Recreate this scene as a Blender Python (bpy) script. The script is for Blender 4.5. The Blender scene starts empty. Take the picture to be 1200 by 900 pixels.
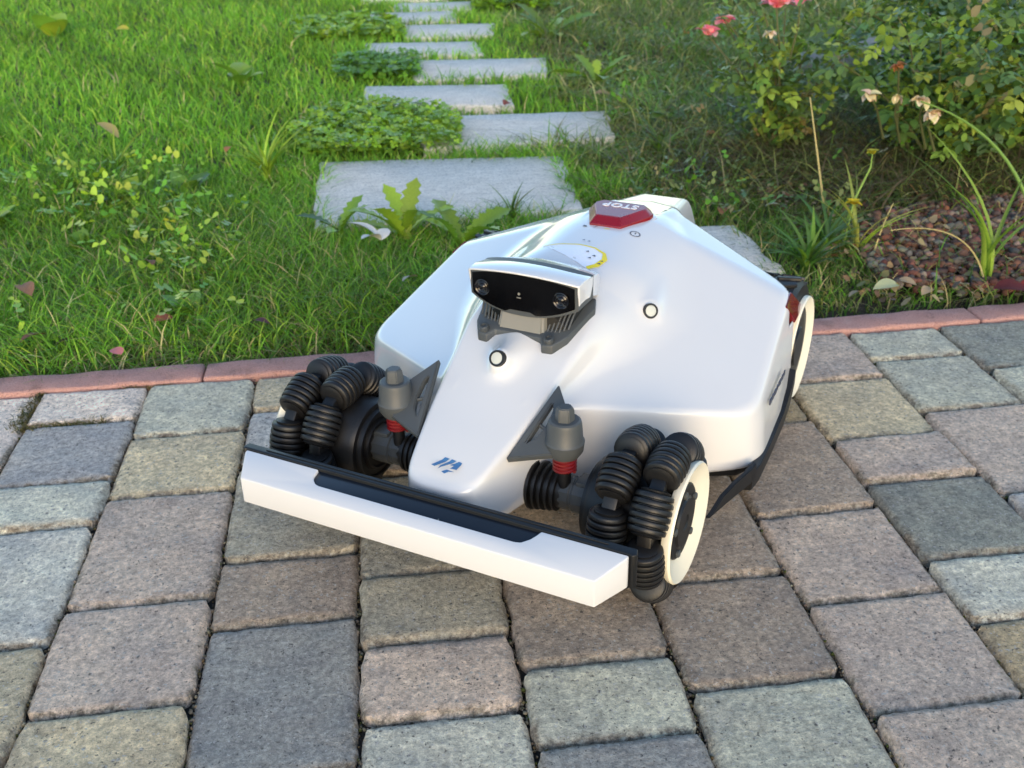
import bpy, bmesh, math, random
import numpy as np
from mathutils import Vector, Matrix
random.seed(7); RNG = np.random.default_rng(11)
S = bpy.context.scene; COL = S.collection

# ------------------------------------------------------------------ camera
cam_d = bpy.data.cameras.new('camera'); cam = bpy.data.objects.new('camera', cam_d); COL.objects.link(cam)
R_ = Vector((0.99145, -0.12903, -0.01947)); U_ = Vector((0.07746, 0.46184, 0.88357)); F_ = Vector((0.10502, 0.87753, -0.46789))
mw = Matrix((R_, U_, -F_)).transposed().to_4x4(); mw.translation = Vector((0, 0, 0.72)); cam.matrix_world = mw
cam_d.sensor_width = 36.0; cam_d.lens = 36.39; cam_d.clip_start = 0.05; cam_d.clip_end = 400
cam_d.dof.use_dof = True; cam_d.dof.focus_distance = 1.0; cam_d.dof.aperture_fstop = 13.0
S.camera = cam

# ------------------------------------------------------------------ light
SUN_EL, SUN_AZ = math.radians(14), math.radians(184)      # azimuth clockwise from +Y: behind the camera
w = bpy.data.worlds.new('World'); S.world = w; w.use_nodes = True
wn = w.node_tree; bg = wn.nodes['Background']
sky = wn.nodes.new('ShaderNodeTexSky'); sky.sky_type = 'NISHITA'; sky.sun_disc = False
sky.sun_elevation = SUN_EL; sky.sun_rotation = SUN_AZ; sky.dust_density = 0.7; sky.air_density = 1.0; sky.ozone_density = 1.6
wn.links.new(sky.outputs[0], bg.inputs[0]); bg.inputs[1].default_value = 0.15
sun_d = bpy.data.lights.new('sun', 'SUN'); sun_d.energy = 0.8; sun_d.angle = math.radians(40); sun_d.color = (1.0, 0.74, 0.46)
sun = bpy.data.objects.new('sun', sun_d); COL.objects.link(sun)
to_sun = Vector((math.sin(SUN_AZ)*math.cos(SUN_EL), math.cos(SUN_AZ)*math.cos(SUN_EL), math.sin(SUN_EL)))
sun.rotation_euler = to_sun.to_track_quat('Z', 'Y').to_euler(); sun.location = to_sun*20
S.view_settings.view_transform = 'Standard'; S.view_settings.look = 'None'; S.view_settings.gamma = 1.0
S.view_settings.exposure = 1.36

# ------------------------------------------------------------------ helpers
def lin(r, g, b):
    f = lambda c: (c/255/12.92) if c/255 <= .04045 else ((c/255+.055)/1.055)**2.4
    return (f(r), f(g), f(b), 1.0)

class NT:
    def __init__(s, name, rough=.5, metal=0.):
        s.m = bpy.data.materials.new(name); s.m.use_nodes = True; s.t = s.m.node_tree; s.b = s.t.nodes['Principled BSDF']
        s.b.inputs['Roughness'].default_value = rough; s.b.inputs['Metallic'].default_value = metal
    def n(s, ty, **k):
        nd = s.t.nodes.new(ty)
        for a, v in k.items():
            if a.startswith('i_'):
                key = a[2:]; key = int(key) if key.isdigit() else key
                nd.inputs[key].default_value = v
            else: setattr(nd, a, v)
        return nd
    def l(s, a, b): s.t.links.new(a, b)
    def coord(s, kind='Object', scale=1.0):
        tc = s.n('ShaderNodeTexCoord'); mp = s.n('ShaderNodeMapping'); mp.inputs['Scale'].default_value = (scale,)*3 if not isinstance(scale, tuple) else scale
        s.l(tc.outputs[kind], mp.inputs['Vector']); return mp.outputs[0]
    def noise(s, vec, scale, detail=4, rough=.55):
        nd = s.n('ShaderNodeTexNoise'); nd.inputs['Scale'].default_value = scale; nd.inputs['Detail'].default_value = detail; nd.inputs['Roughness'].default_value = rough
        s.l(vec, nd.inputs['Vector']); return nd.outputs['Fac']
    def ramp(s, fac, stops):
        nd = s.n('ShaderNodeValToRGB'); cr = nd.color_ramp
        while len(cr.elements) < len(stops): cr.elements.new(.5)
        for e, (p, c) in zip(cr.elements, stops): e.position = p; e.color = c if len(c) == 4 else (*c, 1)
        s.l(fac, nd.inputs[0]); return nd.outputs[0]
    def mix(s, fac, a, b, mode='MIX'):
        nd = s.n('ShaderNodeMix'); nd.data_type = 'RGBA'; nd.blend_type = mode
        for v, i in ((fac, 0), (a, 6), (b, 7)):
            if isinstance(v, (int, float)): nd.inputs[i].default_value = v
            elif isinstance(v, tuple): nd.inputs[i].default_value = v
            else: s.l(v, nd.inputs[i])
        return nd.outputs[2]
    def bump(s, h, strength=.3, dist=.002):
        nd = s.n('ShaderNodeBump'); nd.inputs['Strength'].default_value = strength; nd.inputs['Distance'].default_value = dist
        s.l(h, nd.inputs['Height']); s.l(nd.outputs[0], s.b.inputs['Normal']); return nd
    def col(s, c):
        if isinstance(c, tuple): s.b.inputs['Base Color'].default_value = c
        else: s.l(c, s.b.inputs['Base Color'])

def plain(name, c, rough=.5, metal=0., grain=0., gscale=300., var=.12, coat=0.):
    t = NT(name, rough, metal); v = t.coord()
    f = t.noise(v, 35, 5)
    t.col(t.mix(f, tuple(x*(1-var) for x in c[:3])+(1,), tuple(min(1, x*(1+var)) for x in c[:3])+(1,)))
    if grain: t.bump(t.noise(v, gscale, 2), grain, .0006)
    t.b.inputs['Coat Weight'].default_value = coat
    rr = t.n('ShaderNodeMapRange'); rr.inputs[3].default_value = rough*.85; rr.inputs[4].default_value = min(1, rough*1.15); t.l(f, rr.inputs[0]); t.l(rr.outputs[0], t.b.inputs['Roughness'])
    return t.m

def obj(name, bm_or_me, mat, parent=None, smooth=True, ang=40, **props):
    if isinstance(bm_or_me, bmesh.types.BMesh):
        me = bpy.data.meshes.new(name); bm_or_me.normal_update(); bm_or_me.to_mesh(me); bm_or_me.free()
    else: me = bm_or_me
    if mat is not None and len(me.materials) == 0: me.materials.append(mat)
    if smooth:
        me.shade_smooth()
        if ang: me.set_sharp_from_angle(angle=math.radians(ang))
    o = bpy.data.objects.new(name, me); COL.objects.link(o)
    if parent is not None: o.parent = parent
    for k, v in props.items(): o[k] = v
    return o
def thing(name, label, cat, loc=(0, 0, 0), rz=0, group=None):
    o = bpy.data.objects.new(name, None); COL.objects.link(o); o.location = loc; o.rotation_euler = (0, 0, rz); o.empty_display_size = .05
    o['label'] = label; o['category'] = cat
    if group: o['group'] = group
    return o
def share(name, me, parent, mat4):
    o = bpy.data.objects.new(name, me); COL.objects.link(o); o.parent = parent; o.matrix_local = mat4; return o

def mesh_np(name, verts, faces_flat, loop_tot, mat=None, tint=None, smooth=False):
    me = bpy.data.meshes.new(name); n = len(verts)
    me.vertices.add(n); me.vertices.foreach_set('co', np.ascontiguousarray(verts, np.float32).ravel())
    me.loops.add(len(faces_flat)); me.loops.foreach_set('vertex_index', np.ascontiguousarray(faces_flat, np.int32))
    me.polygons.add(len(loop_tot)); st = np.concatenate([[0], np.cumsum(loop_tot)[:-1]]).astype(np.int32)
    me.polygons.foreach_set('loop_start', st)
    me.update(calc_edges=True)
    if tint is not None:
        a = me.color_attributes.new('tint', 'FLOAT_COLOR', 'POINT'); c = np.ones((n, 4), np.float32); c[:, :3] = tint; a.data.foreach_set('color', c.ravel())
    if mat: me.materials.append(mat)
    if smooth: me.shade_smooth()
    return me

def bm_box(x0, x1, y0, y1, z0, z1, bev=0., seg=2):
    bm = bmesh.new(); r = bmesh.ops.create_cube(bm, size=1)
    for v in bm.verts: v.co = Vector(((x0+x1)/2+v.co.x*(x1-x0), (y0+y1)/2+v.co.y*(y1-y0), (z0+z1)/2+v.co.z*(z1-z0)))
    if bev: bmesh.ops.bevel(bm, geom=list(bm.edges), offset=bev, segments=seg, affect='EDGES', profile=.5)
    return bm
def bm_prism(pts, topz, botz, bev=0., seg=2, pertop=None):
    """plan polygon pts (x,y); topz/botz float or function(x,y)"""
    f = lambda z, p: z(*p) if callable(z) else z
    bm = bmesh.new(); a = [bm.verts.new((p[0], p[1], f(topz, p))) for p in pts]; b = [bm.verts.new((p[0], p[1], f(botz, p))) for p in pts]
    bm.faces.new(a); bm.faces.new(b[::-1]); n = len(pts)
    for i in range(n): bm.faces.new((a[i], b[i], b[(i+1) % n], a[(i+1) % n]))
    bmesh.ops.recalc_face_normals(bm, faces=bm.faces)
    if bev: bmesh.ops.bevel(bm, geom=list(bm.edges), offset=bev, segments=seg, affect='EDGES', profile=.5, clamp_overlap=True)
    return bm
def bm_lathe(prof, n=32, axis='x', close=False):
    """prof: list of (axial, radius)"""
    bm = bmesh.new(); rings = []
    for a, r in prof:
        ring = []
        for i in range(n):
            t = 2*math.pi*i/n; c, s = r*math.cos(t), r*math.sin(t)
            ring.append(bm.verts.new({'x': (a, c, s), 'y': (s, a, c), 'z': (c, s, a)}[axis]))
        rings.append(ring)
    m = len(rings)
    for k in range(m if close else m-1):
        A, B = rings[k], rings[(k+1) % m]
        for i in range(n): bm.faces.new((A[i], A[(i+1) % n], B[(i+1) % n], B[i]))
    if not close:
        bm.faces.new(rings[0][::-1]); bm.faces.new(rings[-1])
    bmesh.ops.recalc_face_normals(bm, faces=bm.faces)
    return bm
def bm_move(bm, M):
    bmesh.ops.transform(bm, matrix=M, verts=bm.verts); return bm
def bm_join(bms):
    out = bmesh.new()
    for b in bms:
        me = bpy.data.meshes.new('tmp'); b.to_mesh(me); b.free(); out.from_mesh(me); bpy.data.meshes.remove(me)
    return out
def frame(origin, z, up=(0, 0, 1)):
    z = Vector(z).normalized(); x = Vector(up).cross(z)
    if x.length < 1e-4: x = Vector((1, 0, 0))
    x.normalize(); y = z.cross(x); M = Matrix((x, y, z)).transposed().to_4x4(); M.translation = Vector(origin); return M
def bm_tube(pts, rad, n=8, cap=True):
    bm = bmesh.new(); rings = []; pts = [Vector(p) for p in pts]
    for i, p in enumerate(pts):
        d = (pts[min(i+1, len(pts)-1)]-pts[max(i-1, 0)]).normalized(); M = frame(p, d, (0.31, .2, 1))
        r = rad[i] if hasattr(rad, '__len__') else rad
        rings.append([bm.verts.new(M @ Vector((r*math.cos(2*math.pi*k/n), r*math.sin(2*math.pi*k/n), 0))) for k in range(n)])
    for A, B in zip(rings, rings[1:]):
        for i in range(n): bm.faces.new((A[i], A[(i+1) % n], B[(i+1) % n], B[i]))
    if cap: bm.faces.new(rings[0][::-1]); bm.faces.new(rings[-1])
    return bm

# ------------------------------------------------------------------ materials
def mat_white():
    t = NT('white_plastic', .16); v = t.coord()
    f = t.noise(v, 9, 3); t.col(t.mix(f, (.64, .64, .64, 1), (.67, .67, .67, 1)))
    d = t.noise(v, 120, 3); rr = t.n('ShaderNodeMapRange'); rr.inputs[1].default_value = .3; rr.inputs[2].default_value = .8; rr.inputs[3].default_value = .12; rr.inputs[4].default_value = .20; t.l(d, rr.inputs[0]); t.l(rr.outputs[0], t.b.inputs['Roughness'])
    t.b.inputs['Coat Weight'].default_value = .5; t.b.inputs['Coat Roughness'].default_value = .03
    return t.m
WHITE = mat_white()
CREAM = plain('cream_plastic', lin(232, 226, 205), .4, var=.04)
BLACK = plain('black_plastic', (.004, .004, .0045, 1), .46, grain=.1)
RUBBER = plain('black_rubber', (.007, .007, .0075, 1), .46, grain=.25, gscale=500, var=.35)
GREY = plain('grey_plastic', lin(70, 74, 76), .5, grain=.15)
LGREY = plain('pale_grey_plastic', lin(124, 122, 114), .5, grain=.15)
AXLE = plain('axle_grey', lin(62, 66, 68), .42, grain=.1)
GLASS = plain('black_glass', (.0015, .0015, .002, 1), .22)
GLASS.node_tree.nodes['Principled BSDF'].inputs['Specular IOR Level'].default_value = .22
LENS = plain('lens_glass', (.006, .007, .010, 1), .18)
LENS.node_tree.nodes['Principled BSDF'].inputs['Specular IOR Level'].default_value = .4
RED = plain('stop_red', lin(122, 6, 22), .28, coat=.3, var=.06)
REDTAIL = plain('tail_red', lin(110, 10, 20), .15, coat=1.)
SPRING = plain('spring_red', lin(105, 12, 17), .4)
BLUE = plain('logo_blue', lin(70, 120, 165), .4)
INLAY = plain('inlay_black', lin(16, 22, 32), .3, coat=.3)
YELLOW = plain('label_yellow', lin(236, 214, 20), .45, var=.05)
PRINT = plain('dark_print', lin(60, 66, 84), .5)
PALE = plain('label_white', lin(235, 238, 245), .35, var=.03)
SENS = plain('sensor_face', lin(186, 190, 184), .5, grain=.3, gscale=900, var=.05)
LETTER = plain('white_lettering', (.85, .82, .82, 1), .5, var=.03)

def mat_paver():
    t = NT('paver_concrete', .85); oi = t.n('ShaderNodeObjectInfo'); tc = t.n('ShaderNodeTexCoord')
    add = t.n('ShaderNodeVectorMath', operation='MULTIPLY_ADD'); t.l(oi.outputs['Random'], add.inputs[0]); add.inputs[1].default_value = (17, 31, 13); t.l(tc.outputs['Object'], add.inputs[2]); v = add.outputs[0]
    big = t.noise(v, 11, 4); mid = t.noise(v, 48, 8, .72); n1 = t.noise(v, 150, 8, .8); fine = t.noise(v, 330, 4, .75)
    g = lambda lo, hi: ((lo, lo, lo, 1), (hi, hi, hi, 1))
    c = oi.outputs['Color']
    c = t.mix(1., c, t.ramp(big, [(.3, (.80, .80, .83)), (.7, (1.17, 1.14, 1.08))]), 'MULTIPLY')
    c = t.mix(1., c, t.ramp(mid, [(.32, (.82, .82, .83)), (.5, (1., 1., 1.)), (.68, (1.24, 1.23, 1.21))]), 'MULTIPLY')
    c = t.mix(1., c, t.ramp(n1, [(.34, (.52, .52, .53)), (.5, (.98, .98, .98)), (.66, (1.6, 1.58, 1.54))]), 'MULTIPLY')
    sc = t.noise(v, 24, 12, .85); c = t.mix(t.ramp(sc, [(.585, (0, 0, 0)), (.66, (.6, .6, .6))]), c, (.40, .395, .375, 1))
    vo = t.n('ShaderNodeTexVoronoi', feature='F1'); vo.inputs['Scale'].default_value = 120; vo.inputs['Randomness'].default_value = 1; t.l(v, vo.inputs['Vector'])
    pick = t.ramp(vo.outputs['Color'], [(.62, (0, 0, 0)), (.64, (1, 1, 1))]); spot = t.ramp(vo.outputs['Distance'], [(.16, (.8, .8, .8)), (.30, (0, 0, 0))])
    c = t.mix(t.mix(1., pick, spot, 'MULTIPLY'), c, t.ramp(fine, [(.44, (.035, .033, .03)), (.5, (.45, .43, .40))]))
    fl = t.noise(v, 240, 2, .6); c = t.mix(t.ramp(fl, [(.635, (0, 0, 0)), (.69, (.75, .75, .75))]), c, (.56, .545, .51, 1)); c = t.mix(t.ramp(fl, [(.30, (.8, .8, .8)), (.36, (0, 0, 0))]), c, (.045, .043, .042, 1))
    at = t.n('ShaderNodeAttribute', attribute_name='rim'); rim = t.n('ShaderNodeMath', operation='MULTIPLY'); t.l(at.outputs['Fac'], rim.inputs[0]); t.l(t.ramp(t.noise(v, 34, 8, .8), [(.42, (0, 0, 0)), (.54, (1, 1, 1))]), rim.inputs[1])
    c = t.mix(rim.outputs[0], c, t.ramp(n1, [(.36, (.07, .055, .04)), (.5, (.25, .205, .15)), (.62, (.50, .43, .33))]))
    t.col(c)
    h = t.n('ShaderNodeMath', operation='MULTIPLY_ADD'); t.l(n1, h.inputs[0]); h.inputs[1].default_value = 1.2; t.l(fine, h.inputs[2])
    h2 = t.n('ShaderNodeMath', operation='ADD'); t.l(h.outputs[0], h2.inputs[0]); t.l(mid, h2.inputs[1]); t.bump(h2.outputs[0], .85, .0030)
    return t.m
PAVER = mat_paver()
def mat_kerb():
    t = NT('red_kerb', .85); v = t.coord(); f = t.noise(v, 40, 6, .7); g = t.noise(v, 420, 3); b = t.noise(v, 5, 4)
    c = t.mix(f, lin(162, 118, 109), lin(190, 150, 140)); c = t.mix(t.ramp(g, [(.58, (0, 0, 0)), (.72, (.6, .6, .6))]), c, lin(205, 165, 155)); c = t.mix(t.ramp(g, [(.3, (.7, .7, .7)), (.42, (0, 0, 0))]), c, lin(90, 50, 46))
    c = t.mix(t.ramp(b, [(.6, (0, 0, 0)), (.72, (.55, .55, .55))]), c, lin(190, 175, 170)); c = t.mix(t.ramp(t.noise(v, 14, 8, .8), [(.52, (0, 0, 0)), (.64, (.6, .6, .6))]), c, lin(120, 92, 80)); t.col(c); h = t.n('ShaderNodeMath', operation='ADD'); t.l(g, h.inputs[0]); t.l(f, h.inputs[1]); t.bump(h.outputs[0], .8, .003); return t.m
KERB = mat_kerb()
def mat_slab():
    t = NT('pale_stone', .9); v = t.coord(); f = t.noise(v, 22, 8, .75); tc = t.coord('Object', (6, 60, 60)); s = t.noise(tc, 3, 6, .7); g = t.noise(v, 170, 4, .7)
    c = t.mix(t.ramp(f, [(.3, (0, 0, 0)), (.7, (1, 1, 1))]), (.72, .69, .62, 1), (.95, .91, .83, 1)); c = t.mix(t.ramp(s, [(.35, (.7, .7, .7)), (.5, (0, 0, 0))]), c, (.50, .48, .44, 1)); c = t.mix(t.ramp(g, [(.33, (.85, .85, .85)), (.5, (0, 0, 0))]), c, (.38, .39, .38, 1))
    t.col(c); a = t.n('ShaderNodeMath', operation='ADD'); t.l(s, a.inputs[0]); t.l(g, a.inputs[1]); t.bump(a.outputs[0], .8, .006); return t.m
SLAB = mat_slab()
def mat_soil(name, a, b, sc=30):
    t = NT(name, .95); v = t.coord(); f = t.noise(v, sc, 8, .7); g = t.noise(v, sc*9, 3); c = t.mix(f, a, b); c = t.mix(t.ramp(g, [(.6, (0, 0, 0)), (.75, (.8, .8, .8))]), c, (.16, .13, .09, 1)); t.col(c); t.bump(f, .9, .01); return t.m
SOIL = mat_soil('soil', (.022, .020, .012, 1), (.06, .048, .03, 1))
JOINT = mat_soil('joint_sand', (.010, .010, .009, 1), (.035, .033, .028, 1), 90)
def mat_tint(name, rough=.55, trans=.25, spec=.3):
    t = NT(name, rough); at = t.n('ShaderNodeAttribute', attribute_name='tint'); v = t.coord('Object'); f = t.noise(v, 45, 3)
    c = t.mix(f, t.mix(1., at.outputs['Color'], (.8, .8, .75, 1), 'MULTIPLY'), t.mix(1., at.outputs['Color'], (1.2, 1.2, 1.15, 1), 'MULTIPLY')); t.col(c)
    t.b.inputs['Specular IOR Level'].default_value = spec
    tr = t.n('ShaderNodeBsdfTranslucent'); mx = t.n('ShaderNodeMixShader'); mx.inputs[0].default_value = trans
    t.l(t.mix(1., c, (1.25, 1.35, .7, 1), 'MULTIPLY'), tr.inputs[0]); t.l(t.b.outputs[0], mx.inputs[1]); t.l(tr.outputs[0], mx.inputs[2])
    out = [n for n in t.t.nodes if n.type == 'OUTPUT_MATERIAL'][0]; t.l(mx.outputs[0], out.inputs[0]); return t.m
BLADE = mat_tint('grass_blade'); LEAFM = mat_tint('leaf_green', .42, .22, .45); PETAL = mat_tint('petal', .6, .35, .2)
def mat_leafobj():
    t = NT('plant_leaf', .45); oi = t.n('ShaderNodeObjectInfo'); v = t.coord(); f = t.noise(v, 40, 4)
    c = t.mix(f, t.mix(1., oi.outputs['Color'], (.7, .72, .65, 1), 'MULTIPLY'), t.mix(1., oi.outputs['Color'], (1.3, 1.28, 1.2, 1), 'MULTIPLY')); t.col(c)
    tr = t.n('ShaderNodeBsdfTranslucent'); mx = t.n('ShaderNodeMixShader'); mx.inputs[0].default_value = .22
    t.l(t.mix(1., c, (1.25, 1.35, .7, 1), 'MULTIPLY'), tr.inputs[0]); t.l(t.b.outputs[0], mx.inputs[1]); t.l(tr.outputs[0], mx.inputs[2])
    out = [n for n in t.t.nodes if n.type == 'OUTPUT_MATERIAL'][0]; t.l(mx.outputs[0], out.inputs[0]); return t.m
LEAFOBJ = mat_leafobj()
PETALOBJ = mat_leafobj()
PETALOBJ.name = 'petal_soft'
for nd in PETALOBJ.node_tree.nodes:
    if nd.type == 'MIX' and tuple(round(v, 2) for v in nd.inputs[7].default_value[:3]) == (1.25, 1.35, .7): nd.inputs[7].default_value = (1.1, 1.0, 1.0, 1)
    if nd.type == 'BSDF_PRINCIPLED': nd.inputs['Roughness'].default_value = .7
def mat_objcol(name, rough=.9, bump=.8, sc=60):
    t = NT(name, rough); oi = t.n('ShaderNodeObjectInfo'); v = t.coord(); f = t.noise(v, sc, 6, .7)
    t.col(t.mix(f, t.mix(1., oi.outputs['Color'], (.55, .55, .55, 1), 'MULTIPLY'), t.mix(1., oi.outputs['Color'], (1.35, 1.35, 1.35, 1), 'MULTIPLY'))); t.bump(f, bump, .01); return t.m
ROCK = mat_objcol('rough_rock', .9, .9, 18); DRYLEAF = mat_objcol('dry_leaf', .8, .4, 60)
GRAVELM = mat_tint('lava_stone', .95, 0.0, .1)
STEM = plain('woody_stem', lin(84, 88, 50), .7, var=.3); REED = plain('green_stem', lin(120, 150, 60), .6, var=.2); STRAW = plain('straw_stem', lin(170, 158, 105), .7, var=.2)

# ------------------------------------------------------------------ ground, paving, kerb, path
def paver_mesh(w, d, seed, hgt=.06):
    rg = np.random.default_rng(seed); n, m = 25, max(13, int(25*d/w))
    def ax(k, L):                                     # denser near the rim
        u = np.linspace(-1, 1, k); u = np.sign(u)*(1-(1-np.abs(u))**1.9); return u
    U, V = np.meshgrid(ax(n, w), ax(m, d)); hw, hd = w/2, d/2
    X, Y = U*hw, V*hd
    # rounded corners (superellipse-like squeeze) and wandering edges
    rc = .013+.010*rg.random()
    ex = np.clip(np.abs(X)-(hw-rc), 0, None); ey = np.clip(np.abs(Y)-(hd-rc), 0, None); L = np.hypot(ex, ey); mx = np.maximum(ex, ey)
    k = np.where(L > 1e-9, mx/np.maximum(L, 1e-9), 1); X = np.sign(X)*(np.abs(X)-ex+ex*k); Y = np.sign(Y)*(np.abs(Y)-ey+ey*k)
    def wob(t, s):
        return sum(a*np.sin(f*t*40+p) for f, a, p in zip((1, 2.3, 4.9, 9.7, 17.), (.8, .6, .55, .5, .4), rg.random(5)*6.3+s))
    edge = np.maximum(np.abs(U), np.abs(V))
    X = X+wob(Y, 0.)*.0013*np.abs(U)**4*np.sign(U); Y = Y+wob(X, 2.)*.0013*np.abs(V)**4*np.sign(V)
    dx, dy = hw-np.abs(X), hd-np.abs(Y); r = .0062
    a = np.clip(1-dx/r, 0, 1); b = np.clip(1-dy/r, 0, 1); cr = np.clip(1-(np.hypot(0, np.minimum(dx, dy)))/r, 0, 1)
    prof = (1-np.sqrt(np.clip(1-np.maximum(a, b)**2, 0, 1)))
    Z = -prof*.0062+(rg.random()-.5)*.003+X*(rg.random()-.5)*.02+Y*(rg.random()-.5)*.02+wob(X+Y*1.7, 4.)*.00035+wob(X*1.3-Y, 1.)*.0003
    Z = Z - np.clip(np.maximum(a, b)*3, 0, 1)*(np.abs(wob(X*3+Y*3, 5.))*.0008+rg.random(X.shape)*.0012)
    rim = np.clip(np.maximum(a, b)*2.0+.12*(np.minimum(dx, dy) < .012), 0, 1)*np.where(V < -.4, 1.25, .45)
    vs = np.stack([X, Y, Z], -1).reshape(-1, 3); idx = np.arange(n*m).reshape(m, n); q = np.stack([idx[:-1, :-1], idx[:-1, 1:], idx[1:, 1:], idx[1:, :-1]], -1).reshape(-1, 4)
    loop = np.concatenate([idx[0, :-1], idx[:-1, -1], idx[-1, :0:-1], idx[:0:-1, 0]]); base = len(vs)
    low = vs[loop].copy(); low[:, 2] = -hgt; vs = np.vstack([vs, low]); nl = len(loop); j = np.arange(nl)
    sk = np.stack([loop, base+j, base+(j+1) % nl, loop[(j+1) % nl]], -1); q = np.vstack([q, sk])
    me = mesh_np('paver', vs, q.ravel(), np.full(len(q), 4), PAVER, smooth=True)
    at = me.attributes.new('rim', 'FLOAT', 'POINT'); rv = np.concatenate([rim.ravel(), np.full(nl, .2)]).astype(np.float32); at.data.foreach_set('value', rv)
    return me
KY0, KY1 = 1.437, 1.496
bm = bmesh.new()
for x, y in ((-60, -60), (60, -60), (60, 90), (-60, 90)): bm.verts.new((x, y, -.075))
bm.faces.new(bm.verts); obj('ground', bm, SOIL, smooth=False, kind='structure')
pave = obj('pavement', bm_box(-2.2, 2.6, -.5, KY0, -.072, -.0125), JOINT, smooth=False, kind='structure')
CB = [-.846, -.689, -.533, -.3785, -.2205, -.0640, .0915, .2465, .4035, .5595, .7160, .8720, 1.029, 1.186, 1.343]
tone = dict(k=(141, 133, 108), g=(128, 134, 126), l=(139, 145, 139), b=(116, 121, 130), d=(97, 103, 110), m=(135, 124, 119), p=(158, 150, 147), n=(114, 104, 97), q=(112, 112, 104), s=(138, 143, 143), e=(96, 103, 101), o=(124, 112, 84))
COLS = {2: ([1.437, 1.227, 1.07, .86, .70, .5], 'pmlkb'),
 1: ([1.437, 1.28, 1.12, .96, .80, .6], 'lkmsb'), 0: ([1.437, 1.33, 1.17, 1.01, .8, .6], 'mgbkl')}
COLS = {0: ([1.437, 1.28, 1.12, .96, .80, .6], 'lkmsb'), 1: ([1.437, 1.227, 1.07, .86, .70, .5], 'pmlkb'),
 2: ([1.437, 1.335, 1.18, 1.08, .868, .705, .55], 'pblskm'), 3: ([1.437, 1.281, 1.130, .919, .762, .605, .45], 'gkmmkg'),
 4: ([1.437, 1.331, 1.18, .978, .866, .662, .50], 'kbqnde'), 5: ([1.437, 1.281, 1.13, .923, .8145, .7095, .50], 'mnqqml'),
 6: ([1.437, 1.227, 1.07, .917, .760, .658, .50], 'gmnngd'), 7: ([1.437, 1.28, 1.07, .867, .707, .50], 'mgnng'),
 8: ([1.437, 1.287, 1.179, .969, .810, .6535, .45], 'monmmm'), 9: ([1.437, 1.284, 1.122, 1.016, .860, .757, .60, .45], 'mkmelok'),
 10: ([1.437, 1.336, 1.178, .969, .81, .65, .5], 'ggmbmk'), 11: ([1.437, 1.281, 1.12, .91, .75, .6], 'egsmn'),
 12: ([1.437, 1.33, 1.17, .96, .8, .64], 'mlkgb'), 13: ([1.437, 1.28, 1.12, .91, .75], 'kmge')}
sd = 100
for c, (ys, tn) in COLS.items():
    x0, x1 = CB[c], CB[c+1]
    for (ya, yb), ch in zip(zip(ys, ys[1:]), tn):
        sd += 1; g = .0024; me = paver_mesh(x1-x0-g, ya-yb-g*.55, sd)
        o = share('paver', me, pave, Matrix.Translation(((x0+x1)/2, (ya+yb)/2, random.uniform(-.0015, .0015))) @ Matrix.Rotation(random.uniform(-.008, .008), 4, 'Z'))
        f = random.uniform(.96, 1.05); cl = lin(*tone[ch]); gm = sum(cl[:3])/3; o.color = tuple(min(1, (v*.62+gm*.38)*f*2.4*w_) for v, w_ in zip(cl[:3], (1.11, 1.0, .84)))+(1,)
# outer pavers beyond the photo's edge, towards the camera
kerb = obj('kerb', bm_box(-2.2, 2.6, KY0+.003, KY1-.004, -.071, -.02), JOINT, smooth=False, kind='structure')
ke = [-1.55, -.925, -.3, .325, .95, 1.575]
for a, b in zip(ke, ke[1:]):
    bm = bm_box(a+.0012, b-.0012, KY0+.001, KY1-.004, -.06, .005, .005, 3)
    bmesh.ops.subdivide_edges(bm, edges=[e for e in bm.edges if abs(e.verts[0].co.x-e.verts[1].co.x) > .3], cuts=60)
    for v in bm.verts:
        v.co.y += .0012*math.sin(v.co.x*31+1)+.0008*math.sin(v.co.x*90); v.co.z += .0008*math.sin(v.co.x*57+v.co.y*200) if v.co.z > 0 else 0
    obj('kerb_stone', bm, KERB, kerb)

STONES = [[(.21, 1.985), (.703, 1.956), (.712, 1.69), (.22, 1.70)], [(-.165, 2.601), (.439, 2.535), (.416, 2.112), (-.159, 2.102)], [(.10, 3.02), (.649, 2.977), (.613, 2.686), (.10, 2.66)],
 [(-.046, 3.49), (.415, 3.42), (.40, 3.12), (-.046, 3.215)], [(.12, 3.90), (.611, 3.839), (.57, 3.56), (.12, 3.54)], [(-.041, 4.30), (.39, 4.235), (.394, 3.95), (-.03, 4.04)],
 [(.12, 4.71), (.519, 4.667), (.48, 4.37), (.12, 4.39)], [(-.03, 5.10), (.385, 5.07), (.36, 4.77), (-.03, 4.80)], [(.10, 5.40), (.50, 5.36), (.46, 5.10), (.10, 5.14)], [(-.06, 5.90), (.40, 5.85), (.38, 5.50), (-.06, 5.55)]]
path = obj('path', bm_prism([(-.25, 1.50), (.80, 1.50), (.72, 3.6), (.55, 6.3), (-.15, 6.3), (-.2, 3.6)], -.028, -.07), SOIL, smooth=False, kind='structure')
for i, q in enumerate(STONES):
    pts = []; rg = random.Random(i+5)
    for (ax, ay), (bx, by) in zip(q, q[1:]+q[:1]):
        for k in range(8):
            t = k/8; j = .006 if 0 < k else 0.0; pts.append((ax+(bx-ax)*t+rg.uniform(-j, j), ay+(by-ay)*t+rg.uniform(-j, j)))
    cy = sum(p[1] for p in q)/4
    z0 = .008+rg.uniform(-.003, .003)
    bm = bm_prism(pts[::-1], z0, -.05, .006, 2)
    obj('stepping_stone', bm, SLAB, path, ang=50)
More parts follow.
